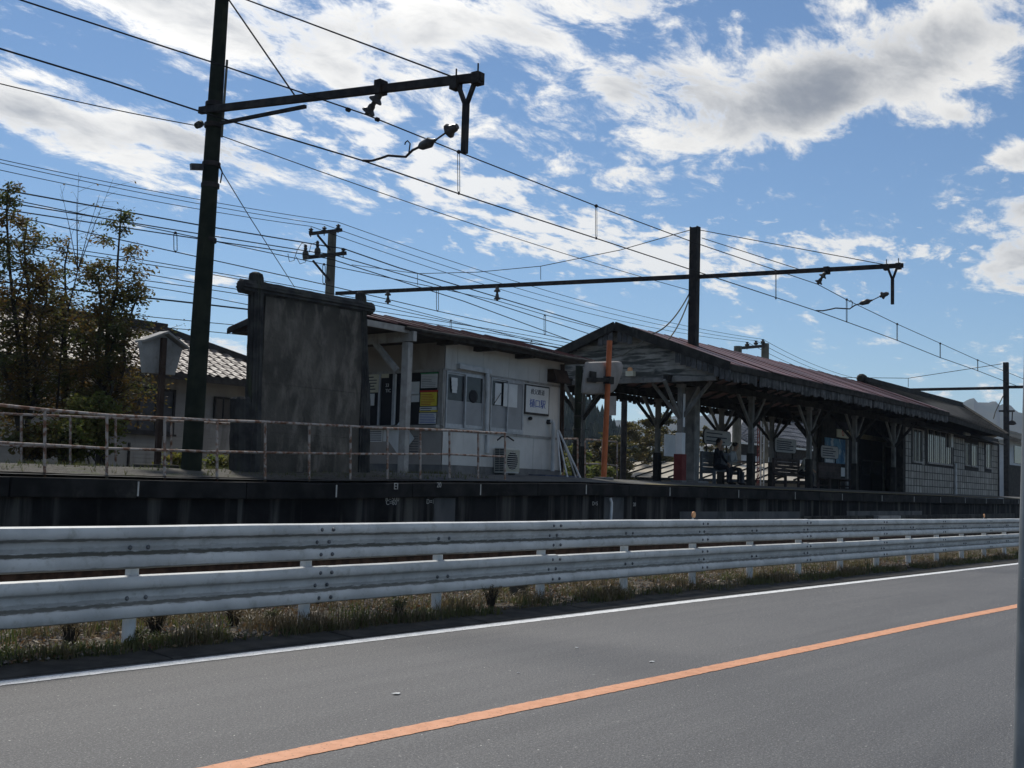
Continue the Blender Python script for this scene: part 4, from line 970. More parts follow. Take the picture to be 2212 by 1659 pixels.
for x in (930, 1247, 1605): p = f4(x, 350+.18*(x-930), 16.3); MB().box((p.x-.08,16.1,4.50),(p.x+.08,16.6,4.60)).build('rafter_end', M_fascia, office)
# --- porch: post, beam and brace at the ticket end
PXX = 17.5
p = s4(525, 1440, PXX); PYY = p.y
MB().box((PXX-.07, PYY-.09, 1.62), (PXX+.07, PYY+.09, 4.35)).build('porch_post', M_wood, office, bevel=.008)
MB().box((PXX-.05, PYY-.2, s4(525,325,PXX).z), (PXX+.05, 20.0, s4(525,240,PXX).z)).build('porch_beam', M_wood, office)
MB().beam(s4(478,575,PXX), s4(280,330,PXX), .07, .11).build('brace', M_wood, office)
MB().box((PXX-.14, PYY-.16, 1.55), (PXX+.14, PYY+.16, 1.66)).build('post_footing', M_plinth, office, bevel=.02)
# --- ticket end wall (faces left)
def wpanel(x0, y0, x1, y1, m, d=.01, name='wall_panel', parent=None, X=OX):
    a = s4(x0, y1, X); c = s4(x1, y0, X); ya, yb_ = max(a.y, c.y), min(a.y, c.y)
    return MB().box((X-d, yb_, a.z), (X, ya, c.z)).build(name, m, parent or office)
yw = s4(880, 600).y
zsill = s4(700, 1050).z; zhead = s4(700, 578).z
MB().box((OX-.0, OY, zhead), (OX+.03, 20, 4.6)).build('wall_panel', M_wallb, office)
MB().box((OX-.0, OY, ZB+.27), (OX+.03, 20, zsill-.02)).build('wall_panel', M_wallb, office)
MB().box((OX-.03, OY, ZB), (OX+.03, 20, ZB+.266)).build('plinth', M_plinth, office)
MB().box((OX+.015, OY+.02, zsill), (OX+.035, 20, zhead)).build('window_void', M_dark, office)
MB().box((OX-.16, OY+.05, zsill-.07), (OX+.0, 19.6, zsill-.005)).build('ticket_counter', M_wood, office)
MB().box((OX-.03, OY, zhead-.03), (OX, 20, zhead+.03)).build('head_rail', M_wood, office)
for x in (195, 322, 445, 545, 850):
    y = s4(x, 800).y; MB().box((OX-.02, y-.03, zsill), (OX+.014, y+.03, zhead-.03)).build('window_bar', M_alu, office)
MB().box((OX-.025, OY+.0, zsill), (OX+.014, OY+.16, zhead-.03)).build('corner_post', M_wood, office)
E0 = OX-.021
def poster(x0, y0, x1, y1, m, k=0): return wpanel(x0, y0, x1, y1, m, .004+.003*k, 'poster', None, E0)
def prints(par, x0, y0, x1, y1, m, n, seed):
    rnd = random.Random(seed)
    for k in range(n):
        y = y0+(y1-y0)*(k+.3)/n; e = x0+(x1-x0)*rnd.uniform(.6,1)
        wpanel(x0, y, e, y+(y1-y0)/n*.45, m, .012, 'print_line', par, E0)
o = poster(198,600,318,768,M_paper2); prints(o,210,620,306,750,M_ink,5,1)
o = poster(222,775,280,880,M_paper)
o = poster(338,600,405,640,M_paper2); text('TIC', .11, M_paper, o, (OX-.03, s4(405,752).y, s4(405,752).z), (R(90),0,R(-90))); text('33', .11, M_paper, o, (OX-.03, s4(397,705).y, s4(397,705).z), (R(90),0,R(-90)))
poster(442,604,474,1045,M_paper)
o = poster(556,670,672,790,M_paper); poster(562,790,596,900,M_greenp); o = poster(598,780,670,850,M_paper); 
o = poster(682,588,838,728,M_paper); wpanel(682,588,838,608,M_greenp,.010,'header_band',o,E0); prints(o,692,618,828,720,M_ink,7,2)
o = poster(676,744,834,884,M_yellowp); wpanel(676,744,834,766,M_redp,.010,'header_band',o,E0); prints(o,686,776,824,878,M_redp,7,3)
o = poster(672,888,830,938,M_paper); prints(o,680,892,822,935,M_ink,2,4); wpanel(672,918,828,936,M_yellowp,.010,'band',o,E0)
o = poster(664,942,826,1040,M_paper); prints(o,674,950,816,1034,M_bluep,6,5)
E1 = OX-.0
def low(x0, y0, x1, y1, m): return wpanel(x0, y0, x1, y1, m, .006, 'poster', None, E1)
o = low(210,1090,350,1195,M_paper); 
for k in range(5): wpanel(216,1104+18*k,340,1112+18*k,M_ink,.009,'print_line',o,E1)
o = low(354,1090,452,1192,M_paper)
c_ = s4(505,1165,OX-.03); r_ = .42
MB().prism([(OX-.04,c_.y-r_,c_.z),(OX-.04,c_.y,c_.z-r_*1.0),(OX-.04,c_.y+r_,c_.z),(OX-.04,c_.y,c_.z+r_)], (.012,0,0)).build('diamond_notice', M_paper, office)
for k in range(7): wpanel(520,1145+22*k,660,1149+22*k,M_ink,.004,'siding_line',None,OX)
# --- air conditioner outdoor unit
M_ac = mat('ivory_metal', (.48,.47,.43), (.55,.54,.50), 4, .5, stain=(.3,.28,.24), samt=.5)
a0 = f4(1412,1412,OY-.36); a1 = f4(1545,1190,OY-.36)
ac = thing('air_conditioner', (a0.x+.35, OY-.2, 1.66), 'ivory air conditioner outdoor unit with round fan grille against the office wall', 'air conditioner')
AX0, AX1, AZ0, AZ1, AY0, AY1 = a0.x, a1.x, 1.76, 2.34, OY-.36, OY-.04
MB().box((AX0,AY0,AZ0),(AX1,AY1,AZ1)).build('case', M_ac, ac, bevel=.015)
for k in range(13):
    z = AZ0+.04+k*.041; 
    for j in range(2): MB().box((AX0-.006,AY0+.03+.135*j,z),(AX0-.001,AY0+.15+.135*j,z+.026)).build('side_slot', M_dark, ac)
fx = AX0+(AX1-AX0)*.55; fz = (AZ0+AZ1)/2
MB().box((fx-.27,AY0-.008,fz-.25),(fx+.25,AY0-.001,fz+.25)).build('grille_panel', mat('tan_grille',(.34,.33,.27),(.4,.39,.32),5,.6), ac)
MB().lathe((fx-.03,AY0-.012,fz),(fx-.03,AY0-.009,fz),[(0,.2),(1,.21)],24).build('fan_opening', M_dark, ac)
for k in range(9):
    z = fz-.19+k*.0475; hw = math.sqrt(max(.001,.205**2-(z-fz)**2)); MB().box((fx-.03-hw,AY0-.018,z-.006),(fx-.03+hw,AY0-.0125,z+.006)).build('grille_bar', M_ac, ac)
for x in (AX0+.1, AX1-.12): MB().box((x-.03,AY0,1.62),(x+.03,AY1,1.757)).build('foot', M_plinth, ac)
MB().tube([f4(1350,1180,OY-.2), f4(1385,1150,OY-.15), f4(1440,1150,OY-.12), f4(1490,1185,OY-.1)], .018, 6).build('hose', M_dark, ac)
MB().box((f4(1240,1135).x, OY-.07, f4(1250,1290).z),(f4(1262,1135).x, OY-.01, f4(1250,1135).z)).build('cable_trunking', M_pvc, office)
# --- poles leaning at the office corner
for k, (a, c, r) in enumerate((((1868,1095),(1962,1515),.022), ((1880,1095),(2085,1540),.026), ((1895,1110),(2040,1530),.02), ((1868,1100),(1900,1480),.018))):
    MB().tube([f4(*a, 16.35), f4(*c, 15.6)], r, 8).build('leaning_pipe', M_pvc if k != 2 else M_wood, None, smooth=True, label=('grey pipe leaning left of the others at the office corner', 'longest pale pipe leaning out from the office corner', 'wooden pole leaning among the pipes at the office corner', 'upright short pipe propped against the office corner')[k], cat='pipe', group='pipes leaning at the office corner')
MB().box((f4(1590,1480).x, 16.0, 1.64), (f4(1900,1480).x, 16.5, 1.76)).build('step_plank', mat('blue_grey_plank',(.05,.06,.10),(.10,.11,.15),5,.8), None, label='low dark plank step below the office wall by the pipe', cat='plank')
# ---------------------------------------------------------------- platform canopy
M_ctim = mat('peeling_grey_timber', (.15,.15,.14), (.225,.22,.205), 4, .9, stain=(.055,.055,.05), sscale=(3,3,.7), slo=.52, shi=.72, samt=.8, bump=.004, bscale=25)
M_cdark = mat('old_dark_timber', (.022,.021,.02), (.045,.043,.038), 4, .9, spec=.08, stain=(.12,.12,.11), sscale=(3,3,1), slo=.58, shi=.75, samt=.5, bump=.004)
M_val = mat('peeling_valance_board', (.045,.047,.048), (.09,.09,.09), 5, .9, stain=(.19,.19,.18), sscale=(6,6,2), slo=.55, shi=.72, samt=.7, rnd=.35)
M_gable = mat('peeling_gable_board', (.20,.195,.175), (.30,.29,.26), 2.5, .9, stain=(.05,.055,.05), sscale=(.6,.6,5), slo=.46, shi=.60, samt=.9, rnd=.15, bump=.004)
M_redpaint = mat('dark_red_paint', (.12,.022,.022), (.16,.035,.03), 5, .75)
CX0, CX1, CRY, CEY, CBY = 26.95, 47.2, 17.02, 13.6, 20.44
def rzc(X): return 6.03+.006*(X-27)
def ezc(X): return 4.80+.005*(X-27)
canopy = thing('platform_canopy', (37, 17.02, 1.7), 'long gabled platform canopy with red tin roof and timber columns', 'canopy')
n = 22; w = (CX1-CX0)/n; prnd = random.Random(5)
for s in (0, 1):
    for k in range(n):
        x0, x1 = CX0+k*w, CX0+(k+1)*w+.06; ye = CEY if s == 0 else CBY; t0, t1 = prnd.uniform(-.004,.004), prnd.uniform(.01,.022); eo = prnd.uniform(-.03,.03)*(1 if s == 0 else -1)
        q = lambda x, y, z, t: (x, y+bend(x), z+t)
        MB().hexa([q(x0,ye+eo,ezc(x0)-.025,t1),q(x1,ye+eo,ezc(x1)-.025,t0),q(x1,CRY,rzc(x1)-.025,t0),q(x0,CRY,rzc(x0)-.025,t1),q(x0,ye+eo,ezc(x0),t1),q(x1,ye+eo,ezc(x1),t0),q(x1,CRY,rzc(x1),t0),q(x0,CRY,rzc(x0),t1)]).build('roof_sheet', M_redroof, canopy)
SEG = [26.98, 32.24, 36.7, 41.0, 45.5, 47.2]
def run(name, y, z, w_, h, m, xs=SEG, zf=None):
    b = MB()
    for a, c in zip(xs, xs[1:]): b.beam((a, y+bend(a), z+(zf(a) if zf else 0)), (c, y+bend(c), z+(zf(c) if zf else 0)), w_, h)
    for k in range(1, len(xs)-1): pass
    return b.build(name, m, canopy)
def runs(name, y, z, w_, h, m, xs=SEG, zf=None):
    for a, c in zip(xs, xs[1:]): MB().beam((a+.003, y+bend(a), z+(zf(a) if zf else 0)), (c-.003, y+bend(c), z+(zf(c) if zf else 0)), w_, h).build(name, m, canopy)
rise = (6.03-4.80)/(CRY-CEY)
for k, dy in enumerate((.25, 1.1, 1.95, 2.8)):
    for s in (1, -1):
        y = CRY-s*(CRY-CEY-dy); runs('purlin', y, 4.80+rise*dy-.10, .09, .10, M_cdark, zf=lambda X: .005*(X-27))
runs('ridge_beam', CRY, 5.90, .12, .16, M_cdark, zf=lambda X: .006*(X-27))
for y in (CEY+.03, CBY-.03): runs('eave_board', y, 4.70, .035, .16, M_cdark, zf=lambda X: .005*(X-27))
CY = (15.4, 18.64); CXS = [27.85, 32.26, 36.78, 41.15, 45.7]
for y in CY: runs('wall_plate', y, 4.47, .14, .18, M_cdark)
# rafters under the sheets
for k in range(24):
    X = 27.3+k*.86
    if X > 47: break
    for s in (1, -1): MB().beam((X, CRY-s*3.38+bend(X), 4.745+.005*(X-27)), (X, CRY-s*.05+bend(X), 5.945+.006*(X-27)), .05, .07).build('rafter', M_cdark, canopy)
# columns
for i, X in enumerate(CXS):
    for j, y0 in enumerate(CY):
        y = y0+bend(X); zb = pz(X, y0)
        cm = M_ctim; first = (i == 0 and j == 0)
        col = MB().box((X-.07, y-.07, zb), (X+.07, y+.07, 4.38)).build('column', cm, canopy)
        if first:
            MB().box((X-.125,y-.125,zb+.0),(X+.125,y+.125,zb+.76)).build('column_base', M_redpaint, col); MB().box((X-.095,y-.1,zb+.762),(X+.095,y+.1,zb+1.34)).build('column_sleeve', M_paper, col)
            MB().box((X-.17,y-.17,zb-.02),(X+.17,y+.17,zb+.05)).build('plinth', M_plinth, col)
            MB().box((X-.045,y-.11,zb+1.5),(X+.045,y-.088,zb+2.4)).build('name_strip', M_paper, col)
        elif i < 4 or j == 0: MB().box((X-.10,y-.10,zb-.01),(X+.10,y+.10,zb+.96)).build('column_base', M_cdark, col)
        for dx, dy in ((1,0),(-1,0),(0,1),(0,-1)):
            if dx: a, c = (X+dx*.04, y, 3.45), (X+dx*.95, y+bend(X+dx*.95)-bend(X), 4.40)
            else: a, c = (X, y+dy*.04, 3.45), (X, y+dy*.9, 4.42)
            MB().beam(a, c, .065, .09).build('bracket_arm', cm if (first or dx) else M_cdark, col)
        MB().box((X-.10,y-.10,4.28),(X+.10,y+.10,4.375)).build('capital', cm, col)
    MB().box((X-.07, CEY+.3+bend(X), 4.57), (X+.07, CBY-.3+bend(X), 4.74)).build('tie_beam', M_cdark, canopy)
    MB().beam((X, CRY+bend(X), 4.7), (X, CRY+bend(X), 5.85), .12, .12).build('king_post', M_cdark, canopy)
# gable boards
GX = 27.25
k = 0; z = 4.50
def half(zz): return max(0.0, (5.90-zz)/rise)
while z < 5.7:
    h0, h1 = min(half(z), 3.0), min(half(z+.165), 3.0)
    MB().hexa([(GX-.014,CRY-h0,z),(GX+.012,CRY-h0,z),(GX+.012,CRY+h0,z),(GX-.014,CRY+h0,z),(GX-.004,CRY-h1,z+.163),(GX+.012,CRY-h1,z+.163),(GX+.012,CRY+h1,z+.163),(GX-.004,CRY+h1,z+.163)]).build('gable_board', M_gable, canopy)
    z += .168
MB().box((GX-.05, CRY-3.0, 4.38), (GX+.05, CRY+3.0, 4.498)).build('gable_beam', M_ctim, canopy)
for s in (1, -1):
    a = Vector((CX0+.0, CRY-s*3.5, 4.80-.09)); c = Vector((CX0+.0, CRY, 6.03-.07)); MB().beam(a, c, .05, .24, (0,-s*.34,.94)).build('barge_board', M_cdark, canopy)
    for t in [i*.165 for i in range(21)]:
        if 9 < t/.165 < 18: continue
        y = CRY-s*(3.45-t); zt = 4.80+rise*t*1.0-.16
        MB().box((CX0+.03,y-.07,zt-.30+prnd.uniform(-.03,.03)),(CX0+.052,y+.07,zt)).build('valance_board', M_val, canopy)
b1 = MB().box((-.072,-.011,-.30),(.072,.011,0)).mesh('valance_board'); b1.materials.append(M_val)
b2 = MB(); b2.prism([(-.072,-.011,0),(-.072,-.011,-.26),(0,-.011,-.31),(.072,-.011,-.26),(.072,-.011,0)], (0,.022,0)); b2 = b2.mesh('valance_board'); b2.materials.append(M_val)
X = 27.1; k = 0
while X < 47.1:
    if prnd.random() > .04: piece(b1 if k % 2 else b2, 'valance_board', canopy, (X, CEY+.07+bend(X), 4.66+.005*(X-27)+prnd.uniform(-.02,.0)), (prnd.uniform(-.05,.05),0,prnd.uniform(-.05,.05)), (1,1,prnd.uniform(.8,1.08)))
    X += .158; k += 1
b3 = MB().box((-.09,-.011,-.36),(.09,.011,0)).mesh('valance_board'); b3.materials.append(M_val)
X = 27.1
while X < 47.1: piece(b3, 'valance_board', canopy, (X, CBY-.07+bend(X), 4.68+.005*(X-27)), (0,0,prnd.uniform(-.03,.03)), (1,1,prnd.uniform(.9,1.05))); X += .285
runs('valance_rail', CEY+.09, 4.60, .03, .08, M_cdark); runs('valance_rail', CBY-.09, 4.52, .03, .2, M_cdark)
# small fittings
p = at(1360, 806, X=27.0); MB().box((26.98,p.y-.12,p.z-.08),(27.12,p.y+.12,p.z+.06)).build('lamp_box', M_cream if 'M_cream' in globals() else M_paper2, canopy); MB().lathe((27.02,p.y,p.z+.06),(27.02,p.y,p.z+.16),[(0,.07),(.7,.07),(1,.04)],10).build('orange_lamp', M_amber, canopy)
# timber casing round the foot of the roof mast
b = MB().box((X2-.155, 15.83, pz(X2,16)), (X2+.155, 16.17, 4.44)).build('timber_casing', M_ctim, mast2)
MB().box((X2-.32, 15.6, pz(X2,16)-.05), (X2+.32, 16.4, pz(X2,16)+.07)).build('footing', M_plinth, mast2, bevel=.02)
# white notice board by the first column
p0 = at(1435, 985, Y=15.9); p1 = at(1458, 940, Y=15.9)
MB().box((p0.x,15.88,p0.z),(p1.x,15.92,p1.z)).build('notice_board', M_paper, None, bevel=.01, label='white rectangular board hung beside the red and white column', cat='notice board')
# dark banded pipe and column at the office end of the canopy
p = at(1243, 1036, Y=17.6); t = at(1247, 790, Y=17.6)
col = thing('iron_column', (p.x,17.6,1.68), 'dark banded iron pipe column at the near left corner of the canopy', 'column')
MB().tube([(p.x,17.6,1.66),(p.x+.05,17.6,t.z)], .10, 14).build('pipe', M_pole, col, smooth=True)
for k in range(6): MB().lathe((p.x+.01*k,17.6,1.95+.36*k),(p.x+.01*k,17.6,1.99+.36*k),[(0,.105),(.2,.115),(.8,.115),(1,.105)],14).build('band', M_steel, col)

# ---------------------------------------------------------------- convex mirror seen from behind, on an orange pole
M_opole = mat('orange_painted_pole', (.40,.105,.035), (.48,.14,.05), 4, .55, stain=(.22,.07,.03), sscale=(5,5,1), samt=.5)
M_mback = mat('grey_mirror_back', (.24,.225,.21), (.30,.28,.26), 3, .7, stain=(.15,.14,.12), samt=.5)
mir = thing('traffic_mirror', at(1304, 1034, Y=15.2), 'grey backed convex mirror on a leaning orange pole at the platform edge', 'mirror')
MB().tube([at(1304,1036,Y=15.2), at(1317,736,Y=15.2)], .068, 16).build('pole', M_opole, mir, smooth=True)
c5 = lambda x, y, Y: at(1179+x*.24803, 658+y*.24803, Y=Y)
b = MB(); ring = [(345,500),(600,492),(640,500),(655,530),(645,600),(610,690),(590,735),(560,765),(510,782),(330,782),(308,768),(308,740),(320,640),(338,520)]
cen = Vector((0,0,0)); pts = [c5(x, y, 15.42) for x, y in ring]
for q in pts: cen += q/len(pts)
rings = [[q for q in pts], [cen+(q-cen)*1.0+Vector((0,-.06,0)) for q in pts], [cen+(q-cen)*.93+Vector((0,-.10,0)) for q in pts], [cen+(q-cen)*.5+Vector((0,-.14,0)) for q in pts]]
b.loft(rings, close=True, cap=True); b.build('mirror_back', M_mback, mir, smooth=True)
MB().beam(c5(365,655,15.25), c5(565,655,15.12), .05, .10).build('bracket', M_cdark, mir); MB().cbox(c5(410,630,15.24), .24, .05, .26).build('bracket_plate', M_cdark, mir)
p = c5(545,660,15.2); MB().box((p.x-.1,15.1,p.z-.09),(p.x+.1,15.3,p.z+.09)).build('clamp', M_cdark, mir)
q = [c5(x,y,15.3) for x, y in ((552,965),(612,965),(615,797),(556,797))]; MB().prism(q, (0,.03,0)).build('small_plate', M_mback, mir)
p = at(1304,1036,Y=15.2); MB().box((p.x-.18,15.02,p.z-.15),(p.x+.18,15.38,p.z+.06)).build('footing', M_plinth, mir, bevel=.02)

# ---------------------------------------------------------------- benches with advertising boards
M_bench = mat('dark_bench_timber', (.055,.04,.035), (.09,.068,.06), 4, .8, bump=.003, rnd=.15)
M_bench2 = mat('grey_blue_bench_paint', (.10,.11,.12), (.14,.15,.16), 4, .8)
M_adv = mat('weathered_white_enamel', (.33,.33,.32), (.42,.42,.40), 3, .6, stain=(.2,.19,.17), sscale=(3,3,3), samt=.6)
c7 = lambda x, y: (1481+x*.17356, 850+y*.17356)
def bench(lx, rx, ytop, label, bx0, by0, bx1, by1, bm, lines, lab2, Yb=16.95):
    """a bench facing the track; lx / rx: survey x of the ends of its back"""
    P0 = at(lx, ytop, Y=Yb, B=True); P1 = at(rx, ytop+.17*(rx-lx), Y=Yb, B=True); x0, x1 = P0.x, P1.x; Y = P0.y; zb = pz(x0, 16.5); zt = zb+1.02
    r = thing('bench', ((x0+x1)/2, Y-.25, zb), label, 'bench', 'benches under the canopy')
    nb_ = 5; h = (zt-(zb+.42))/nb_
    for k in range(nb_): MB().box((x0, Y-.02, zb+.42+k*h+.004), (x1, Y+.02, zb+.42+(k+1)*h-.004)).build('back_slat', bm, r)
    for k in range(4): MB().box((x0, Y-.03-.115*k-.105, zb+.40), (x1, Y-.03-.115*k, zb+.435)).build('seat_slat', bm, r)
    for x in (x0+.05, x1-.05):
        MB().box((x-.04, Y-.03, zb), (x+.04, Y+.04, zt-.02)).build('leg', bm, r); MB().box((x-.04, Y-.48, zb), (x+.04, Y-.40, zb+.398)).build('leg', bm, r)
        MB().box((x-.03, Y-.40, zb+.33), (x+.03, Y-.03, zb+.395)).build('seat_rail', bm, r); MB().box((x-.025, Y-.40, zb+.12), (x+.025, Y-.03, zb+.17)).build('stretcher', bm, r)
    a = at(*c7(bx0, (by0+by1)/2), Y=Y); c = at(*c7(bx1, (by0+by1)/2), Y=Y); xa, xb = a.x, c.x; xm = (bx0+bx1)/2; za = at(*c7(xm, by1), Y=Y).z; zc = at(*c7(xm, by0), Y=Y).z
    ad = thing('advertising_board', ((xa+xb)/2, Y, za), lab2, 'sign board', 'boards above the benches')
    rr = .13; pts = []
    for (cx_, cz, a0) in ((xb-rr, zc-rr, 0), (xa+rr, zc-rr, 90), (xa+rr, za+rr, 180), (xb-rr, za+rr, 270)):
        for t in range(5): an = R(a0+t*22.5); pts.append(Vector((cx_+math.cos(an)*rr, Y-.02, cz+math.sin(an)*rr)))
    cc = sum(pts, Vector())/len(pts)
    MB().prism([cc+(q-cc)*1.05+Vector((0,.004,0)) for q in pts], (0,.03,0)).build('frame', M_cdark, ad); f = MB().prism([q-Vector((0,.004,0)) for q in pts], (0,.006,0)).build('face', M_adv, ad)
    for k in range(lines):
        z = zc-.10-(zc-za-.18)*k/max(1, lines-1)*.95; e = random.uniform(.05,.45)
        MB().box((xa+.14, Y-.0285, z-.018), (xb-.14-e, Y-.0245, z+.018)).build('print_line', M_ink, f)
    for x in (xa+.2, xb-.2): MB().box((x-.02, Y, zt-.3), (x+.02, Y+.03, za+.05)).build('bracket', M_cdark, ad)
    return x0, x1, Y, zb
B1 = bench(1514, 1578, 982, 'bench with two seated people, nearest the mast', 225,462,552,636, M_bench2, 3, 'white rounded board above the seated couple')
B2 = bench(1670, 1724, 984, 'middle brown slatted bench beyond the seated couple', 1105,565,1365,735, M_bench, 5, 'rounded board above the middle bench')
B3 = bench(1767, 1812, 995, 'reddish brown bench beside the blue poster wall', 1680,655,1895,805, M_bench, 4, 'rounded board above the bench by the blue poster')
# ---------------------------------------------------------------- station building at the far end of the canopy
M_slate = mat('mossy_dark_roof', (.016,.015,.013), (.034,.031,.026), 2, .85, stain=(.022,.025,.012), sscale=(2,2,2), rnd=.3, bump=.01, bscale=10)
M_wtile = mat('white_glazed_wall_tile', (.23,.215,.19), (.31,.295,.265), 2, .6, stain=(.13,.11,.085), sscale=(1.2,1.2,.6), slo=.5, shi=.75, samt=.6, rnd=.14)
M_grout = mat('black_grout', (.03,.029,.028), (.045,.043,.04), 5, .9)
M_poster = mat('blue_sea_poster', (.03,.10,.20), (.12,.26,.36), 2.2, .6, stain=(.45,.5,.5), sscale=(1.5,1.5,1.5), slo=.5, shi=.62, samt=.8)
M_yhead = mat('yellowed_door_head', (.24,.20,.12), (.30,.26,.16), 4, .8)
E0_ = Vector((47.05, 14.42, 4.84)); E1_ = at(2176, 941, Y=14.2, B=True); R0_ = Vector((46.7, 17.37, 6.22)); R1_ = at(2074, 876, Y=17.02, B=True)
E2_ = R1_*2-E1_; E2_ = Vector((E1_.x+1.2, R1_.y+3.1, E1_.z)); E3_ = Vector((46.7, 20.7, 4.84))
hall = thing('station_building', (55, 17.5, 1.7), 'dark roofed station building with white tiled wall at the far platform end', 'building')
b = MB(); b.face(E0_, E1_, R1_, R0_); b.face(E1_, E2_, R1_); b.face(R0_, R1_, E2_, E3_); rf = b.build('roof', M_slate, hall)
# courses of slate on the side that can be seen
nr = 13
for r_ in range(nr):
    t0, t1 = r_/nr, (r_+1)/nr+.01
    a0, a1 = E0_.lerp(R0_, t0), E1_.lerp(R1_, t0); c0, c1 = E0_.lerp(R0_, t1), E1_.lerp(R1_, t1); up = Vector((0,-.03,.05))
    for k in range(6):
        u0, u1 = k/6, (k+1)/6-.002
        q = [a0.lerp(a1,u0), a0.lerp(a1,u1), c0.lerp(c1,u1), c0.lerp(c1,u0)]; j = random.uniform(0,.012)
        MB().hexa([q[0]+up*.2, q[1]+up*.2, q[2]+up*.1, q[3]+up*.1, q[0]+up*(1+j*8), q[1]+up*(1+j*8), q[2]+up*.35, q[3]+up*.35]).build('slate_course', M_slate, rf)
MB().beam(R0_+Vector((0,0,.06)), R1_+Vector((0,0,.06)), .3, .22).build('ridge_cap', M_slate, hall); MB().beam(R1_+Vector((0,0,.05)), E1_+Vector((0,0,.05)), .22, .14).build('hip_cap', M_slate, hall)
MB().lathe(R0_+Vector((-.2,0,.08)), R0_+Vector((.1,0,.08)), [(0,.12),(.3,.2),(1,.2)], 10).build('ridge_end', M_slate, hall)
MB().beam(E0_-Vector((0,0,.08)), E1_-Vector((0,0,.08)), .06, .18).build('eave_board', M_cdark, hall)
WA = Vector((47.25, 15.78, 0)); WB = Vector((65.0, 16.72, 0)); wd = (WB-WA).normalized(); wn = Vector((wd.y, -wd.x, 0)); WL = (WB-WA).length
def wp(s, z, d=0.0): p = WA+wd*s+wn*d; return Vector((p.x, p.y, z))
def wbox(s0, s1, z0, z1, d0, d1): return MB().hexa([wp(s0,z0,d1),wp(s1,z0,d1),wp(s1,z0,d0),wp(s0,z0,d0),wp(s0,z1,d1),wp(s1,z1,d1),wp(s1,z1,d0),wp(s0,z1,d0)])
ZF = 1.64
wbox(0, WL, ZF-.1, 4.7, -.2, -.0).build('wall', M_grout, hall)
MB().hexa([wp(WL,ZF-.1,0),wp(WL,ZF-.1,-.2),(WB.x+.3,21,ZF-.1),(WB.x+.5,21,ZF-.1),wp(WL,4.6,0),wp(WL,4.6,-.2),(WB.x+.3,21,4.6),(WB.x+.5,21,4.6)]).build('end_wall', M_wallb, hall)
c6 = lambda x, y: (1646+x*.25594, 713+y*.25594)
def ws(x, y):
    """where a survey point meets the wall: (distance along it, height)"""
    d = ray(*c6(x, y)); t = (WA-EYE).dot(wn)/d.dot(wn); p = EYE+d*t; return (p-WA).dot(wd), p.z
wins = [(1268,845,1350,1112,2), (1392,858,1600,1128,4), (1708,962,1748,1140,1), (1762,975,1815,1150,1), (1885,965,1932,1165,1)]
WR = []
for x0, y0, x1, y1, n_ in wins:
    s0 = ws(x0, (y0+y1)/2)[0]; s1 = ws(x1, (y0+y1)/2)[0]; xm = (x0+x1)/2; z0 = ws(xm, y1)[1]; z1 = ws(xm, y0)[1]; WR.append((s0, s1, z0, z1, n_))
# individual wall tiles
cols, rows = 42, 9; tw_ = (WL-.1)/cols; zt0, zt1 = ZF+.02, 4.35; th_ = (zt1-zt0)/rows
for r_ in range(rows):
    for c_ in range(cols):
        s0 = .05+c_*tw_; s1 = s0+tw_; z0 = zt0+r_*th_; z1 = z0+th_
        if any(s1 > a+.02 and s0 < b_-.02 and z1 > c-.02 and z0 < d-.02 for a, b_, c, d, _ in WR): continue
        g = random.uniform(.012,.02); gs = random.uniform(.03,.055); wbox(s0+gs, s1-gs, z0+g, z1-g, -.0, .006+random.uniform(0,.004)).build('wall_tile', M_wtile, hall)
for s0, s1, z0, z1, n_ in WR:
    o = wbox(s0, s1, z0-.05, z0+.02, -.02, .07).build('window', M_wood, hall)
    for q in ((s0, s0+.06, z0+.02, z1), (s1-.06, s1, z0+.02, z1), (s0, s1, z1, z1+.05)): wbox(*q, -.02, .05).build('frame', M_wood, o)
    for k in range(n_):
        a = s0+.06+(s1-s0-.12)*k/n_; c = s0+.06+(s1-s0-.12)*(k+1)/n_
        wbox(a+.01, c-.01, z0+.022, z1-.002, .0, .012).build('pane', M_glass, o)
        if k: wbox(a-.02, a+.02, z0+.022, z1-.002, .0, .04).build('mullion', M_wood, o)
        for j in range(2): u = a+(c-a)*(j+1)/3; wbox(u-.010, u+.010, z0+.022, z1-.002, .013, .03).build('bar', M_frame, o)
# lean-to awnings, pipes, box, lamp
def awning(x0, y0, x1, y1):
    a, z0 = ws(x0, y0); c, z1 = ws(x1, y1); z = (z0+z1)/2-.02
    MB().hexa([wp(a,z-.16,.55),wp(c,z-.16,.55),wp(c,z+.02,0),wp(a,z+.02,0),wp(a,z-.12,.57),wp(c,z-.12,.57),wp(c,z+.07,0),wp(a,z+.07,0)]).build('awning', M_slate, hall)
awning(1255, 790, 1620, 870); awning(1625, 880, 1960, 940)
for x, ya, yb_, r in ((1615, 1125, 1395, .06), (1978, 940, 1412, .045)):
    s, za = ws(x, ya); _, zb_ = ws(x, yb_); MB().tube([wp(s, za, .1), wp(s, zb_, .1)], r, 10).build('downpipe', M_pvc if x < 1700 else M_frame, hall)
s, z = ws(1580, 925); wbox(s-.2, s+.2, z-.35, z+.35, .02, .14).build('meter_box', M_ac, hall)
s, z = ws(1662, 878); MB().tube([wp(s-.5,z,.35), wp(s+.5,z,.35)], .07, 8).build('tube_lamp', M_adv, hall)
wbox(-.35, -.02, ZF-.1, 4.6, -.2, .02).build('corner_pier', M_cdark, hall)

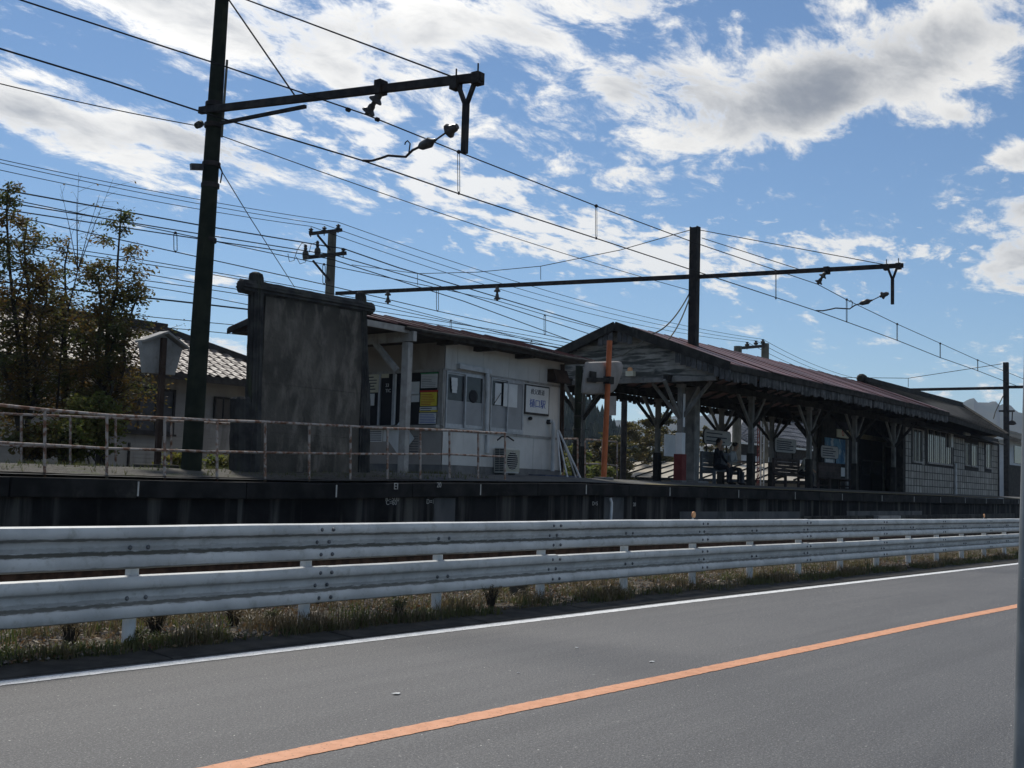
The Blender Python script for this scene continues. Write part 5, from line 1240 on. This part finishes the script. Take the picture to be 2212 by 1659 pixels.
# --- waiting room front under the canopy
cw = lambda x, y: (1783+x*.11574, 878+y*.11574)
QY = 17.0
def wq(x, y): return at(*cw(x, y), Y=QY, B=True)
def qbox(x0, y0, x1, y1, m, d0, d1, name, parent=None):
    a, c = wq(x0, y1), wq(x1, y0); z0, z1 = wq((x0+x1)/2, y1).z, wq((x0+x1)/2, y0).z
    return MB().hexa([(a.x,a.y-d1,z0),(c.x,c.y-d1,z0),(c.x,c.y-d0,z0),(a.x,a.y-d0,z0),(a.x,a.y-d1,z1),(c.x,c.y-d1,z1),(c.x,c.y-d0,z1),(a.x,a.y-d0,z1)]).build(name, m, parent or hall)
qbox(-60, -60, 1500, 1600, M_cdark, -.2, 0, 'waiting_room_wall')
o = qbox(400, 625, 548, 1530, M_dark, .002, .02, 'doorway'); 
o = qbox(640, 630, 1060, 1590, M_dark, .002, .02, 'sliding_door'); qbox(690, 1010, 1050, 1025, M_shut, .021, .035, 'rail', o); qbox(840, 640, 856, 1580, M_frame, .021, .04, 'stile', o); qbox(660, 1030, 830, 1270, M_glass, .021, .03, 'pane', o); qbox(870, 1030, 1040, 1270, M_glass, .021, .03, 'pane', o)
qbox(380, 530, 1090, 618, M_yhead, .0, .09, 'door_head'); qbox(368, 622, 400, 1530, M_wood, .0, .08, 'door_post'); qbox(1060, 622, 1088, 1590, M_wood, .0, .08, 'door_post')
o = qbox(-20, 600, 360, 1060, M_poster, .0, .03, 'poster_board'); qbox(255, 1140, 350, 1305, M_paper, .0, .03, 'notice'); qbox(-10, 985, 130, 1045, M_paper, .031, .036, 'strip', o)
o = qbox(195, 435, 405, 585, M_paper2, .02, .06, 'no_smoking_sign'); p = wq(300, 495)
MB().lathe((p.x,p.y-.070,p.z),(p.x,p.y-.062,p.z),[(0,.12),(1,.13)],18).build('red_ring', M_redp, o); MB().lathe((p.x,p.y-.074,p.z),(p.x,p.y-.071,p.z),[(0,.085),(1,.09)],18).build('ring_centre', M_paper2, o); MB().beam((p.x-.08,p.y-.078,p.z+.08),(p.x+.08,p.y-.078,p.z-.08),.004,.03,(0,0,1)).build('slash', M_redp, o)
qbox(195, 290, 405, 425, M_ink, .02, .05, 'dark_panel'); o = qbox(1105, 590, 1265, 770, M_adv, .02, .05, 'notice'); 
for k in range(4): qbox(1120, 640+28*k, 1250, 650+28*k, M_ink, .051, .055, 'print_line', o)

# ---------------------------------------------------------------- right edge: white walled house, and far things behind
M_white2 = mat('white_plaster', (.55,.56,.57), (.64,.65,.66), 1.5, .8, stain=(.4,.4,.4), samt=.4)
M_btile = mat('brown_pantile', (.13,.11,.085), (.2,.17,.135), 3, .5, rnd=.2)
a = at(2182, 950, Y=20); rh = thing('plaster_house', (a.x, 20, 0), 'white walled house with brown tiled roof at the far right edge', 'house')
ez_ = a.z
MB().box((a.x-.3,20,0.2),(a.x+14,27,ez_)).build('wall', M_white2, rh)
b = MB(); b.face((a.x-1.4,19,ez_-.1),(a.x+15,19,ez_-.1),(a.x+15,23.5,ez_+1.35),(a.x-1.4,23.5,ez_+1.35)); b.face((a.x-1.4,23.5,ez_+1.35),(a.x+15,23.5,ez_+1.35),(a.x+15,28,ez_-.1),(a.x-1.4,28,ez_-.1)); rfo = b.build('roof', M_btile, rh)
for k in range(15):
    t = k/15; y = 19+4.5*t; z = ez_-.1+1.45*t; MB().hexa([(a.x-1.45,y-.02,z),(a.x+15,y-.02,z),(a.x+15,y+.3,z+.08),(a.x-1.45,y+.3,z+.08),(a.x-1.45,y-.02,z+.07),(a.x+15,y-.02,z+.07),(a.x+15,y+.3,z+.13),(a.x-1.45,y+.3,z+.13)]).build('tile_course', M_btile, rfo)
MB().hexa([(a.x-1.5,18.98,ez_-.3),(a.x-1.4,18.98,ez_-.3),(a.x-1.4,23.5,ez_+1.15),(a.x-1.5,23.5,ez_+1.15),(a.x-1.5,18.98,ez_-.05),(a.x-1.4,18.98,ez_-.05),(a.x-1.4,23.5,ez_+1.355),(a.x-1.5,23.5,ez_+1.355)]).build('barge_board', M_btile, rh)
w0 = at(2190,1000,Y=20); w1 = at(2206,965,Y=20); MB().box((w0.x,19.95,w0.z),(w1.x,20.0,w1.z)).build('window', M_glass, rh)
w0 = at(2176,1062,Y=20); w1 = at(2212,1008,Y=20); MB().box((w0.x,19.9,w0.z-.6),(w1.x+2,20.0,w1.z)).build('dado_wall', M_fascia, rh)

# shed with ribbed metal roof behind the platform
M_shedroof = mat('cream_metal_roof', (.34,.30,.23), (.40,.36,.28), 2, .45, stain=(.25,.2,.15), samt=.4)
SXE, SXR = 58.0, 63.5
shed = thing('metal_shed', (61, 30, 0), 'low shed with cream ribbed metal roof seen below the canopy', 'shed')
b = MB(); b.face((SXE,22,2.16),(SXE,39.5,2.16),(SXR,39.5,3.2),(SXR,22,3.2)); b.face((SXR,22,3.2),(SXR,39.5,3.2),(SXR+5,39.5,2.2),(SXR+5,22,2.2)); sr = b.build('roof', M_shedroof, shed)
k = 0
while 22+k*1.08 < 39.5: y = 22+k*1.08; MB().beam((SXE-.02,y,2.19),(SXR,y,3.23),.05,.08).build('roof_rib', M_cdark, sr); k += 1
MB().box((SXE+.5,22.3,0),(SXR+4.5,39,2.1)).build('wall', M_wallb, shed); MB().box((SXE-.05,22,2.0),(SXE,39.5,2.15)).build('eave_board', M_cdark, shed)

# old house with grey pantiles behind the far platform
rear = thing('pantiled_house', (85, 37, 0), 'old house with grey pantiled roof seen between canopy columns', 'house')
hx0, hx1 = 73.0, 110.0
M_pan = mat('grey_pantile', (.12,.12,.125), (.2,.2,.205), 2, .55, rnd=.25)
b = MB(); b.face((hx0,36,4.95),(hx1,36,4.95),(hx1,41,7.5),(hx0+11.5,41,7.5)); b.face((hx0,36,4.95),(hx0+11.5,41,7.5),(hx0+11.5,41.3,7.5),(hx0+8.5,43,4.95)); rr_ = b.build('roof', M_pan, rear)
k = 0
while k < 70:
    x = hx0+.3+k*.36
    if x > 98: break
    top = min(1.0, (x-hx0)/11.5*.98)
    for j in range(6):
        t0, t1 = j/6*top, (j+1)/6*top
        if t1-t0 > .02: MB().tube([(x,36+5*t0-.05,4.95+2.55*t0+.10),(x,36+5*t1,4.95+2.55*t1+.05)], .11, 6).build('tile_roll', M_pan, rr_)
    k += 1
MB().beam((hx0+11.3,41,7.7),(hx1,41,7.7),.4,.5).build('ridge_cap', M_slate, rear)
MB().hexa([(hx0+1.5,37,0),(hx1-1,37,0),(hx1-1,41,0),(hx0+9,41,0),(hx0+1.5,37,4.9),(hx1-1,37,4.9),(hx1-1,41,4.9),(hx0+9,41,4.9)]).build('wall', M_fascia, rear); MB().box((hx0+1.5,36.9,3.7),(hx1-1,37,4.1)).build('plaster_band', M_white2, rear); MB().box((hx0+1.5,36.9,1.2),(hx1-1,37,3.65)).build('dark_shutters', M_fascia, rear)
# slim dark pole and ladder mast behind the canopy
p = at(1347, 990, Y=24); t = at(1349, 845, Y=24); MB().tube([(p.x,24,0),(t.x,24,t.z+.8)], .12, 10).build('line_pole', M_steel, None, smooth=True, label='slim dark pole behind the canopy left of the notice board', cat='pole')
lad = thing('signal_ladder', at(1652, 1040, Y=23), 'pale steel ladder mast behind the seated couple', 'ladder mast')
A = at(1648, 905, Y=23); 
for dx in (-.16, .16): MB().tube([(A.x+dx,23,.5),(A.x+dx,23,A.z)], .035, 6).build('rail', M_pvc, lad)
for k in range(11): z = 1.2+k*.36; MB().tube([(A.x-.16,23,z),(A.x+.16,23,z)], .02, 6).build('rung', M_pvc, lad)
MB().lathe((A.x,23,A.z),(A.x,23,A.z+.35),[(0,.12),(.5,.2),(1,.08)],10).build('lamp_head', M_pvc, lad)
lad2 = thing('red_lattice_mast', at(1640, 1040, Y=23), 'thin dark red lattice mast left of the pale ladder', 'mast')
A = at(1639, 900, Y=23)
for dx in (-.1, .1): MB().tube([(A.x+dx,23,.5),(A.x+dx,23,A.z)], .022, 6).build('rail', M_redpaint, lad2)
for k in range(16): z = .9+k*.3; MB().tube([(A.x-.1,23,z),(A.x+.1,23,z+.28)], .014, 5).build('lacing', M_redpaint, lad2)

# trees behind the canopy
SH2 = [(0,.2),(.25,.9),(.5,1.3),(.75,1.1),(1,.3)]
def far_tree(name, px, py, tops, Y, n_, L, lm, lab, seed, sc=1.0):
    make_tree(name, Vector((at(px,py,Y=Y).x, Y, 0)), [at(x, y, Y=Y+d) for x, y, d in tops], n_, L, L*.33, lm, lab, seed, [(a, r*sc) for a, r in SH2], 'trees behind the platform', twigs=22, tr=.12)
far_tree('garden_tree', 1440, 1010, [(1400,905,0),(1440,893,.5),(1370,925,-.5),(1485,925,.5)], 38, 20000, .17, L_green, 'loose olive tree behind the first canopy column', 31, 1.7)
far_tree('garden_tree', 1330, 1010, [(1320,945,0),(1350,925,1),(1290,955,0)], 36, 16000, .17, L_green, 'low dense olive tree behind the orange pole', 32, 1.6)
far_tree('garden_tree', 1545, 1010, [(1520,925,0),(1560,915,1)], 44, 5000, .19, L_green, 'thin tree behind the white board over the couple', 33, 1.2)
far_tree('garden_tree', 1255, 1015, [(1235,965,0),(1262,985,0)], 30, 3600, .16, L_vine, 'yellow green bush behind the short pale railing', 34, .8)
far_tree('garden_tree', 1290, 1018, [(1285,1000,0),(1310,1010,0)], 27, 2200, .13, L_vine, 'low leafy shrub at the foot of the orange pole, beyond the platform', 35, .6)

# ---------------------------------------------------------------- hills
def hillmat(name, c1, c2):
    return mat(name, c1, c2, .02, .95, bump=1.5, bscale=.05)
M_hill = hillmat('wooded_hill', (.012,.020,.010), (.028,.028,.014))
def ridge(name, prof, D, depth, m, rough, seed):
    """prof: (survey x, survey y) skyline at distance D, falling towards and away from us"""
    rnd = random.Random(seed); xs_ = []; prof = sorted(prof); x = prof[0][0]; step = min(8.0, (prof[-1][0]-prof[0][0])/130.)
    while x <= prof[-1][0]:
        for (a, ya), (c, yc) in zip(prof, prof[1:]):
            if x <= c: y = ya+(yc-ya)*(x-a)/(c-a); break
        d = ray(x, y); hd = Vector((d.x, d.y)).length; p = EYE+d*(D/hd); xs_.append((p, d)); x += step
    secs = []
    for k, (p, d) in enumerate(xs_):
        h = p.z; dirn = Vector((d.x, d.y, 0)).normalized(); j = h*(1+rough*mnoise.noise((k*.10,seed,0))+rough*.7*mnoise.noise((k*.33,seed,2))+rough*.45*mnoise.noise((k*.9,seed,6)))
        row = []
        for t in range(-12, 7):
            u = t/12 if t <= 0 else t/6; q = Vector((p.x, p.y, 0))+dirn*depth*u
            z = j*(1-abs(u)**1.15)*(1+.18*mnoise.noise((k*.15, t*.6, seed+5)))
            if t == 0: z = j
            row.append((q.x, q.y, max(z, -.4) if abs(u) < .99 else -.4))
        secs.append(row)
    b = MB(); b.loft(secs); return b.build(name, m, smooth=True, kind='structure')
hill = ridge('hill', [(900,1010),(1050,965),(1180,908),(1240,918),(1270,938),(1300,964),(1340,1002),(1400,1040)], 330, 150, M_hill, .05, 4)
ridge('mountain', [(-600,930),(-100,900),(400,915),(900,905),(1200,930),(1330,915),(1450,902),(1540,890),(1620,882),(1800,880),(1960,885),(2060,880),(2100,871),(2140,866),(2165,876),(2220,898),(2320,905),(2600,930),(3200,960)], 1900, 700, M_hill, .06, 9)

# conifers on the near hill, too many and too far to count
hv = [hill.matrix_world.translation+Vector(hill.location)*0+v.co+Vector(hill.location) for v in hill.data.vertices]; rnd = random.Random(77); b = MB()
for q in hv:
    if q.z < 6: continue
    for _ in range(2):
        p = q+Vector((rnd.uniform(-5,5), rnd.uniform(-5,5), -2)); h = rnd.uniform(6,11); r_ = h*rnd.uniform(.16,.24); k = 7; i = len(b.v)
        for z, rr in ((0,.5),(.15,1),(.4,.62),(.42,.78),(.7,.32),(.72,.42)): b.v += [p+Vector((math.cos(a*6.283/k)*rr*r_*rnd.uniform(.8,1.15), math.sin(a*6.283/k)*rr*r_*rnd.uniform(.8,1.15), z*h)) for a in range(k)]
        b.v.append(p+Vector((0,0,h)))
        for l_ in range(5): b.f += [(i+l_*k+a, i+l_*k+(a+1)%k, i+(l_+1)*k+(a+1)%k, i+(l_+1)*k+a) for a in range(k)]
        b.f += [(i+5*k+a, i+5*k+(a+1)%k, i+6*k) for a in range(k)]
me = bpy.data.meshes.new('conifer_wood'); me.from_pydata([tuple(v) for v in b.v], [], b.f); o = bpy.data.objects.new('conifer_wood', me); COL.objects.link(o); me.materials.append(mat('conifer_green', (.010,.020,.011), (.022,.034,.016), .15, .9)); o['kind'] = 'stuff'

# ---------------------------------------------------------------- near pole at the right edge of the view
M_galv = mat('galvanised_steel', (.22,.24,.25), (.30,.32,.33), 6, .5, metal=.5, stain=(.16,.17,.17), sscale=(6,6,1), samt=.5)
D0 = 3.2
pb = EYE+ray(2220, 1659)*D0; pt_ = EYE+ray(2242, 850)*D0; dv = (pt_-pb).normalized()
pole = thing('sign_pole', pb-dv*((pb.z-.0)/dv.z), 'grey galvanised steel pole standing at the right edge of the view', 'pole')
pb0 = pb-dv*((pb.z)/dv.z)
MB().tube([pb0-dv*.2, pb0+dv*4.2], .038, 20).build('tube', M_galv, pole, smooth=True); MB().lathe(pb0+dv*4.2, pb0+dv*4.24, [(0,.04),(.5,.035),(1,.01)], 20).build('cap', M_dark, pole)
MB().lathe(pb0-dv*.05, pb0+dv*.05, [(0,.07),(.8,.07),(1,.045)], 20).build('collar', M_galv, pole)

# ---------------------------------------------------------------- small things beside the track and road
p = at(1919, 1119, Y=13.25, B=True)
MB().box((p.x-1.15, p.y-.08, p.z-.06), (p.x+1.0, p.y+.08, p.z+.08)).build('timber_plank', M_wood, None, label='weathered plank lying on blocks beside the platform wall', cat='plank')
for dx in (-.8, .7): MB().box((p.x+dx-.12, p.y-.1, .15), (p.x+dx+.12, p.y+.1, p.z-.06)).build('support_block', M_foot, None, label='dark block under the %s end of the loose plank' % ('left' if dx < 0 else 'right'), cat='block')
p = at(1119, 1306, Y=9.1)
sp = thing('stump_post', (p.x, 9.1, -.05), 'short dark square post under the guardrail beside a white post', 'post')
MB().box((p.x-.09,9.01,-.1),(p.x+.09,9.19,.46)).build('shaft', M_foot, sp, bevel=.02); MB().box((p.x-.11,8.99,.46),(p.x+.11,9.21,.52)).build('cap', M_foot, sp, bevel=.015)
# ---------------------------------------------------------------- people
M_skin = mat('skin', (.38,.24,.17), (.44,.29,.21), 9, .6)
M_suit = mat('dark_suit_cloth', (.015,.016,.022), (.025,.026,.034), 12, .9)
M_shirt = mat('pale_grey_shirt', (.30,.31,.31), (.38,.39,.39), 8, .9)
M_trou = mat('dark_trousers', (.02,.022,.03), (.035,.037,.045), 12, .9)
M_cream2 = mat('cream_blouse', (.42,.39,.33), (.5,.47,.40), 8, .9)
M_hair = mat('black_hair', (.012,.010,.010), (.025,.022,.02), 30, .5)
def person(base, label, top, legs, lean, headfwd, arms, seed, hair_long=False, scale=1.0):
    """a seated figure facing +X; base = point on the floor below the pelvis"""
    root = thing('person', base, label, 'person', 'people waiting on the benches')
    V, E, RAD = [], [], []
    def add(p, r, prev=None):
        V.append(Vector(p)); RAD.append(r if isinstance(r, tuple) else (r, r)); 
        if prev is not None: E.append((prev, len(V)-1))
        return len(V)-1
    l = math.tan(R(lean))
    pel = add((0,0,.55), (.15,.115)); sp = add((l*.2,0,.74), (.135,.105), pel); ch = add((l*.42,0,.96), (.155,.11), sp)
    nk = add((l*.58+.01,0,1.10), (.065,.065), ch); n2 = add((l*.64+.02,0,1.16), (.055,.055), nk)
    hx = l*.68+.03+headfwd; h1 = add((hx,0,1.22), (.07,.075), n2); h2 = add((hx+.005,0,1.30), (.078,.095), h1); h3 = add((hx-.005,0,1.38), (.065,.08), h2)
    ns = add((hx+.105,0,1.275), (.014,.014), h2)
    hands = []
    for s in (-1, 1):
        sh_ = add((l*.48,s*.155,1.04), (.062,.06), ch)
        el, wr = arms[0 if s < 0 else 1]
        e_ = add((el[0],s*el[1],el[2]), (.046,.046), sh_); mid = add(((Vector((el[0],s*el[1],el[2]))+Vector((wr[0],s*wr[1],wr[2])))/2), (.042,.042), e_)
        w_ = add((wr[0],s*wr[1],wr[2]), (.030,.030), mid)
        d = (Vector((wr[0],s*wr[1],wr[2]))-V[mid]).normalized(); side = d.cross(Vector((0,0,1))).normalized()
        pm_ = add(V[w_]+d*.055, (.040,.018), w_); hands.append(V[pm_].copy())
        for k in range(4):
            o = side*(-.03+.02*k); f1 = add(V[pm_]+d*.05+o, .0095, pm_); add(V[f1]+d*.03+Vector((0,0,-.02)), .0085, f1)
        t1 = add(V[w_]+d*.045+side*.05*(-s), .010, w_); add(V[t1]+d*.03, .009, t1)
        hp = add((.02,s*.09,.53), (.095,.09), pel); kn = add((.44,s*(.10),.53), (.062,.062), hp); cf = add((.45,s*.10,.33), (.055,.055), kn); an = add((.43,s*.10,.09), (.038,.038), cf); add((.50,s*.10,.045), (.038,.04), an); add((.62,s*.11,.035), (.03,.036), len(V)-1)
    me = bpy.data.meshes.new('body'); me.from_pydata([tuple(v*scale) for v in V], E, []); ob = bpy.data.objects.new('body', me); COL.objects.link(ob)
    sk = ob.modifiers.new('skin', 'SKIN'); sk.use_smooth_shade = True
    if not me.skin_vertices: 
        bpy.context.view_layer.objects.active = ob
    for i, r_ in enumerate(RAD): me.skin_vertices[0].data[i].radius = (r_[0]*scale, r_[1]*scale); me.skin_vertices[0].data[i].use_root = (i == 0)
    sb = ob.modifiers.new('sub', 'SUBSURF'); sb.levels = 1; sb.render_levels = 1
    dg = bpy.context.evaluated_depsgraph_get(); m2 = bpy.data.meshes.new_from_object(ob.evaluated_get(dg)); bpy.data.objects.remove(ob)
    body = bpy.data.objects.new('body', m2); COL.objects.link(body); body.parent = root; WO[body] = Vector(base); m2.name = 'body'
    m2.materials.clear()
    for m_ in (top, legs, M_skin, M_hair): m2.materials.append(m_)
    for p in m2.polygons:
        c = p.center/scale; p.use_smooth = True
        if c.z > 1.12: p.material_index = 2
        elif any((c-h).length < .105 for h in hands): p.material_index = 2
        elif c.z < .075: p.material_index = 3
        elif c.x > .06 and c.z < .66 and not any((c-h).length < .2 for h in hands): p.material_index = 1
        elif c.z < .60: p.material_index = 1
        else: p.material_index = 0
    hb = MB(); secs = []; cx_, cz = hx-.012, 1.315
    for i in range(9):
        th = math.pi*i/8*.62; secs.append([Vector(((cx_+.100*math.sin(th)*math.cos(a)*(1.0 if math.cos(a) < .3 else .86)-.012), .096*math.sin(th)*math.sin(a), cz+.105*math.cos(th)))*scale+Vector(base) for a in [2*math.pi*k/16 for k in range(16)]])
    hb.loft(secs, close=True)
    if hair_long: hb.lathe(Vector((hx-.06,0,1.36))*scale+Vector(base), Vector((hx-.15,0,1.33))*scale+Vector(base), [(0,.05),(.5,.07),(1,.03)], 10)
    else:
        hb.loft([[Vector((cx_-.02+.092*math.cos(a), .094*math.sin(a), z))*scale+Vector(base) for a in [R(100)+R(160)*k/8 for k in range(9)]] for z in (1.345, 1.30, 1.25, 1.215)])
    hb.build('hair', M_hair, root, smooth=True)
    root.rotation_euler = (0, 0, R(-90))          # they face the track
    return root
x0, x1, Yb, zb = B1
xp = at(1553, 975, Y=Yb-.3).x; xq = at(1581, 985, Y=Yb-.4).x
person((xp, Yb-.22, zb), 'person in dark suit seated on the near bench, left of the couple', M_suit, M_trou, 6, .0, [((.22,.20,.80),(.20,.06,1.06)), ((.12,.22,.80),(.34,.12,.64))], 1, scale=1.02)
person((max(xq, xp+.52), Yb-.26, zb), 'person in pale shirt bent over something in the hands beside the suited person', M_shirt, M_trou, 20, .03, [((.22,.20,.78),(.42,.06,.76)), ((.22,.20,.78),(.42,.06,.78))], 2, hair_long=True, scale=.95)
x0, x1, Yb, zb = B2
person((at(1731, 1000, Y=Yb-.3).x, Yb-.26, zb), 'person in light top leaning forward on the middle bench, half behind a column', M_cream2, M_trou, 24, .02, [((.26,.20,.80),(.44,.08,.72)), ((.26,.20,.78),(.46,.10,.66))], 3, scale=.97)

# ---------------------------------------------------------------- grass, dry weeds and fallen leaves on the verge
G_green = leafmat('verge_grass', ((.055,.080,.020), (.10,.105,.032), (.13,.115,.05)), 2.2, .4)
G_dry = leafmat('dry_grass', ((.15,.115,.06), (.10,.075,.04), (.20,.16,.09)), 2.5, .35)
G_dead = leafmat('fallen_leaf', ((.13,.055,.02), (.18,.12,.06), (.24,.20,.13)), 6, .3)
def grass(name, n_, m, seed, hmin, hmax, cond, label):
    rnd = random.Random(seed); b = MB()
    for _ in range(n_):
        X = 3.2+36*rnd.random()**1.7
        e0 = 8.22+.10*mnoise.noise((X*1.1,0,3)); y = rnd.uniform(e0, 10.6) if rnd.random() < .6 else rnd.uniform(e0, 8.66)
        yy = y + (whiteY(X)-7.75)*(1 if y < 8.6 else 0)
        if not cond(X, y, rnd): continue
        z = bedz(y, X)+drop(X)-.005
        for _k in range(rnd.randint(2,4)):
            h = rnd.uniform(hmin, hmax); a = rnd.uniform(0, 6.28); ln = rnd.uniform(.2,.9)*h; w_ = rnd.uniform(.003,.006); p = Vector((X+rnd.gauss(0,.02), yy+rnd.gauss(0,.02), z))
            dv_ = Vector((math.cos(a), math.sin(a), 0)); sd = Vector((-dv_.y, dv_.x, 0))*w_; i = len(b.v)
            q = p+dv_*ln*.4+Vector((0,0,h*.65)); t = p+dv_*ln+Vector((0,0,h*rnd.uniform(.75,1)))
            b.v += [p-sd, p+sd, q+sd*.8, q-sd*.8, t]; b.f += [(i,i+1,i+2,i+3), (i+3,i+2,i+4)]
    me = bpy.data.meshes.new(name); me.from_pydata([tuple(v) for v in b.v], [], b.f); o = bpy.data.objects.new(name, me); COL.objects.link(o); me.materials.append(m); o['kind'] = 'stuff'; return o
nz = lambda X, y, k: mnoise.noise((X*.8, y*1.3, k))
grass('verge_grass', 17000, G_green, 41, .03, .13, lambda X, y, r: 1.3*nz(X*1.1,y,11)+(.20 if y < 8.5 else -.06)+.007*X > r.uniform(.0,.42), None)
grass('tall_grass', 3600, G_green, 44, .10, .26, lambda X, y, r: 1.6*nz(X*1.4,y*1.2,57)-(.1 if y < 8.45 else 0) > r.uniform(.25,.6), None)
grass('dry_grass', 18000, G_dry, 42, .03, .22, lambda X, y, r: 1.5*nz(X*1.2,y*1.1,23)+(.10 if y < 8.5 else .0) > r.uniform(.05,.5), None)
rnd = random.Random(8); b = MB()
for _ in range(8000):
    X = 3.2+30*rnd.random()**1.6; y = rnd.uniform(8.25,10.4); z = bedz(y, X)+drop(X)+.012
    leaf(b, Vector((X, y, z+.01)), (rnd.uniform(-1,1), rnd.uniform(-1,1), rnd.uniform(-.2,.5)), rnd.uniform(.03,.075), rnd.uniform(.008,.018), rnd)
me = bpy.data.meshes.new('leaf_litter'); me.from_pydata([tuple(v) for v in b.v], [], b.f); o = bpy.data.objects.new('leaf_litter', me); COL.objects.link(o); me.materials.append(G_dead); o['kind'] = 'stuff'
# grass on the gravel part of the platform
rnd = random.Random(9); b = MB()
for _ in range(2600):
    X = rnd.uniform(6, 19); y = rnd.uniform(14.2, 17.6)
    if nz(X*1.5, y*1.5, 31) < .05: continue
    p = Vector((X, y, pz(X, y)+.005))
    for _k in range(3):
        a = rnd.uniform(0,6.28); h = rnd.uniform(.03,.10); d_ = Vector((math.cos(a), math.sin(a), 0)); s_ = Vector((-d_.y, d_.x, 0))*.005; i = len(b.v)
        b.v += [p-s_, p+s_, p+d_*h*.6+Vector((0,0,h))]; b.f.append((i,i+1,i+2))
me = bpy.data.meshes.new('platform_grass'); me.from_pydata([tuple(v) for v in b.v], [], b.f); o = bpy.data.objects.new('platform_grass', me); COL.objects.link(o); me.materials.append(G_green); o['kind'] = 'stuff'
# taller dry weeds that stand out singly
def weed(px, py, h, n_, lab, m, Y=None, seed=0):
    p = at(px, py, Z=.07); rnd = random.Random(seed); r_ = thing('dry_weed', p, lab, 'weed', 'weeds under the guardrail'); sb_ = MB(); lb = MB()
    for _ in range(n_):
        a = rnd.uniform(0,6.28); q = rnd.uniform(.1,.7)*h; e = p+Vector((math.cos(a)*q, math.sin(a)*q*.7, h*rnd.uniform(.5,1))); m_ = p.lerp(e,.5)+Vector((0,0,h*.12)); sb_.tube([p+Vector((math.cos(a)*.03,math.sin(a)*.03,-.02)), m_, e], 0, 4, False, [.004,.003,.001])
        for _k in range(5): leaf(lb, m_.lerp(e, rnd.random()), (rnd.uniform(-1,1), rnd.uniform(-1,1), rnd.uniform(-.3,.6)), rnd.uniform(.02,.05), rnd.uniform(.003,.008), rnd)
    rawobj(sb_, 'stem', M_bark, r_); rawobj(lb, 'leaves', m, r_, 'stuff')
weed(335, 1375, .30, 60, 'dense dry weed right of the first white guardrail post', G_dry, seed=1)
weed(150, 1392, .26, 40, 'dry twiggy weed left of the first white guardrail post', G_dry, seed=2)
weed(505, 1352, .22, 40, 'brown weed tuft midway between the first two guardrail posts', G_dry, seed=3)
weed(585, 1350, .16, 50, 'bright green grass tuft left of the second guardrail post', G_green, seed=4)
weed(300, 1386, .12, 26, 'small green weed at the foot of the first guardrail post', G_green, seed=5)
weed(860, 1330, .2, 50, 'grassy tuft left of the third guardrail post', G_green, seed=6)
weed(1060, 1310, .26, 60, 'tall dry grass tuft left of the dark stump post', G_dry, seed=7)
# scraps on the road
for k, (x, y, s) in enumerate(((855,1498,.034), (1408,1429,.03), (1246,1399,.022), (1120,1453,.015))):
    p = at(x, y, Z=.008); rr = random.Random(k); b = MB(); ring = [p+Vector((math.cos(a)*s*rr.uniform(.6,1.3), math.sin(a)*s*.7*rr.uniform(.5,1.2), rr.uniform(-.002,.003))) for a in [i*6.283/8 for i in range(8)]]
    b.prism(ring, (0,0,.002)); b.build('paper_scrap', M_paper, None, label=('largest white scrap on the near lane of asphalt, left of centre', 'white scrap on the asphalt just above the orange line', 'thin white scrap high on the asphalt by the edge line', 'tiny white speck in the middle of the asphalt')[k], cat='litter', group='scraps on the road')
# ---------------------------------------------------------------- the autumn air over the valley
M_haze = bpy.data.materials.new('haze'); M_haze.use_nodes = True; t = M_haze.node_tree; t.nodes.clear()
pv_ = t.nodes.new('ShaderNodeVolumePrincipled'); pv_.inputs['Color'].default_value = (.62,.77,1.0,1); pv_.inputs['Density'].default_value =   .00017; pv_.inputs['Anisotropy'].default_value = .2
om = t.nodes.new('ShaderNodeOutputMaterial'); t.links.new(pv_.outputs[0], om.inputs['Volume'])
MB().box((-2750,-2750,-1.6),(2750,2750,205)).build('haze', M_haze, None, kind='stuff')
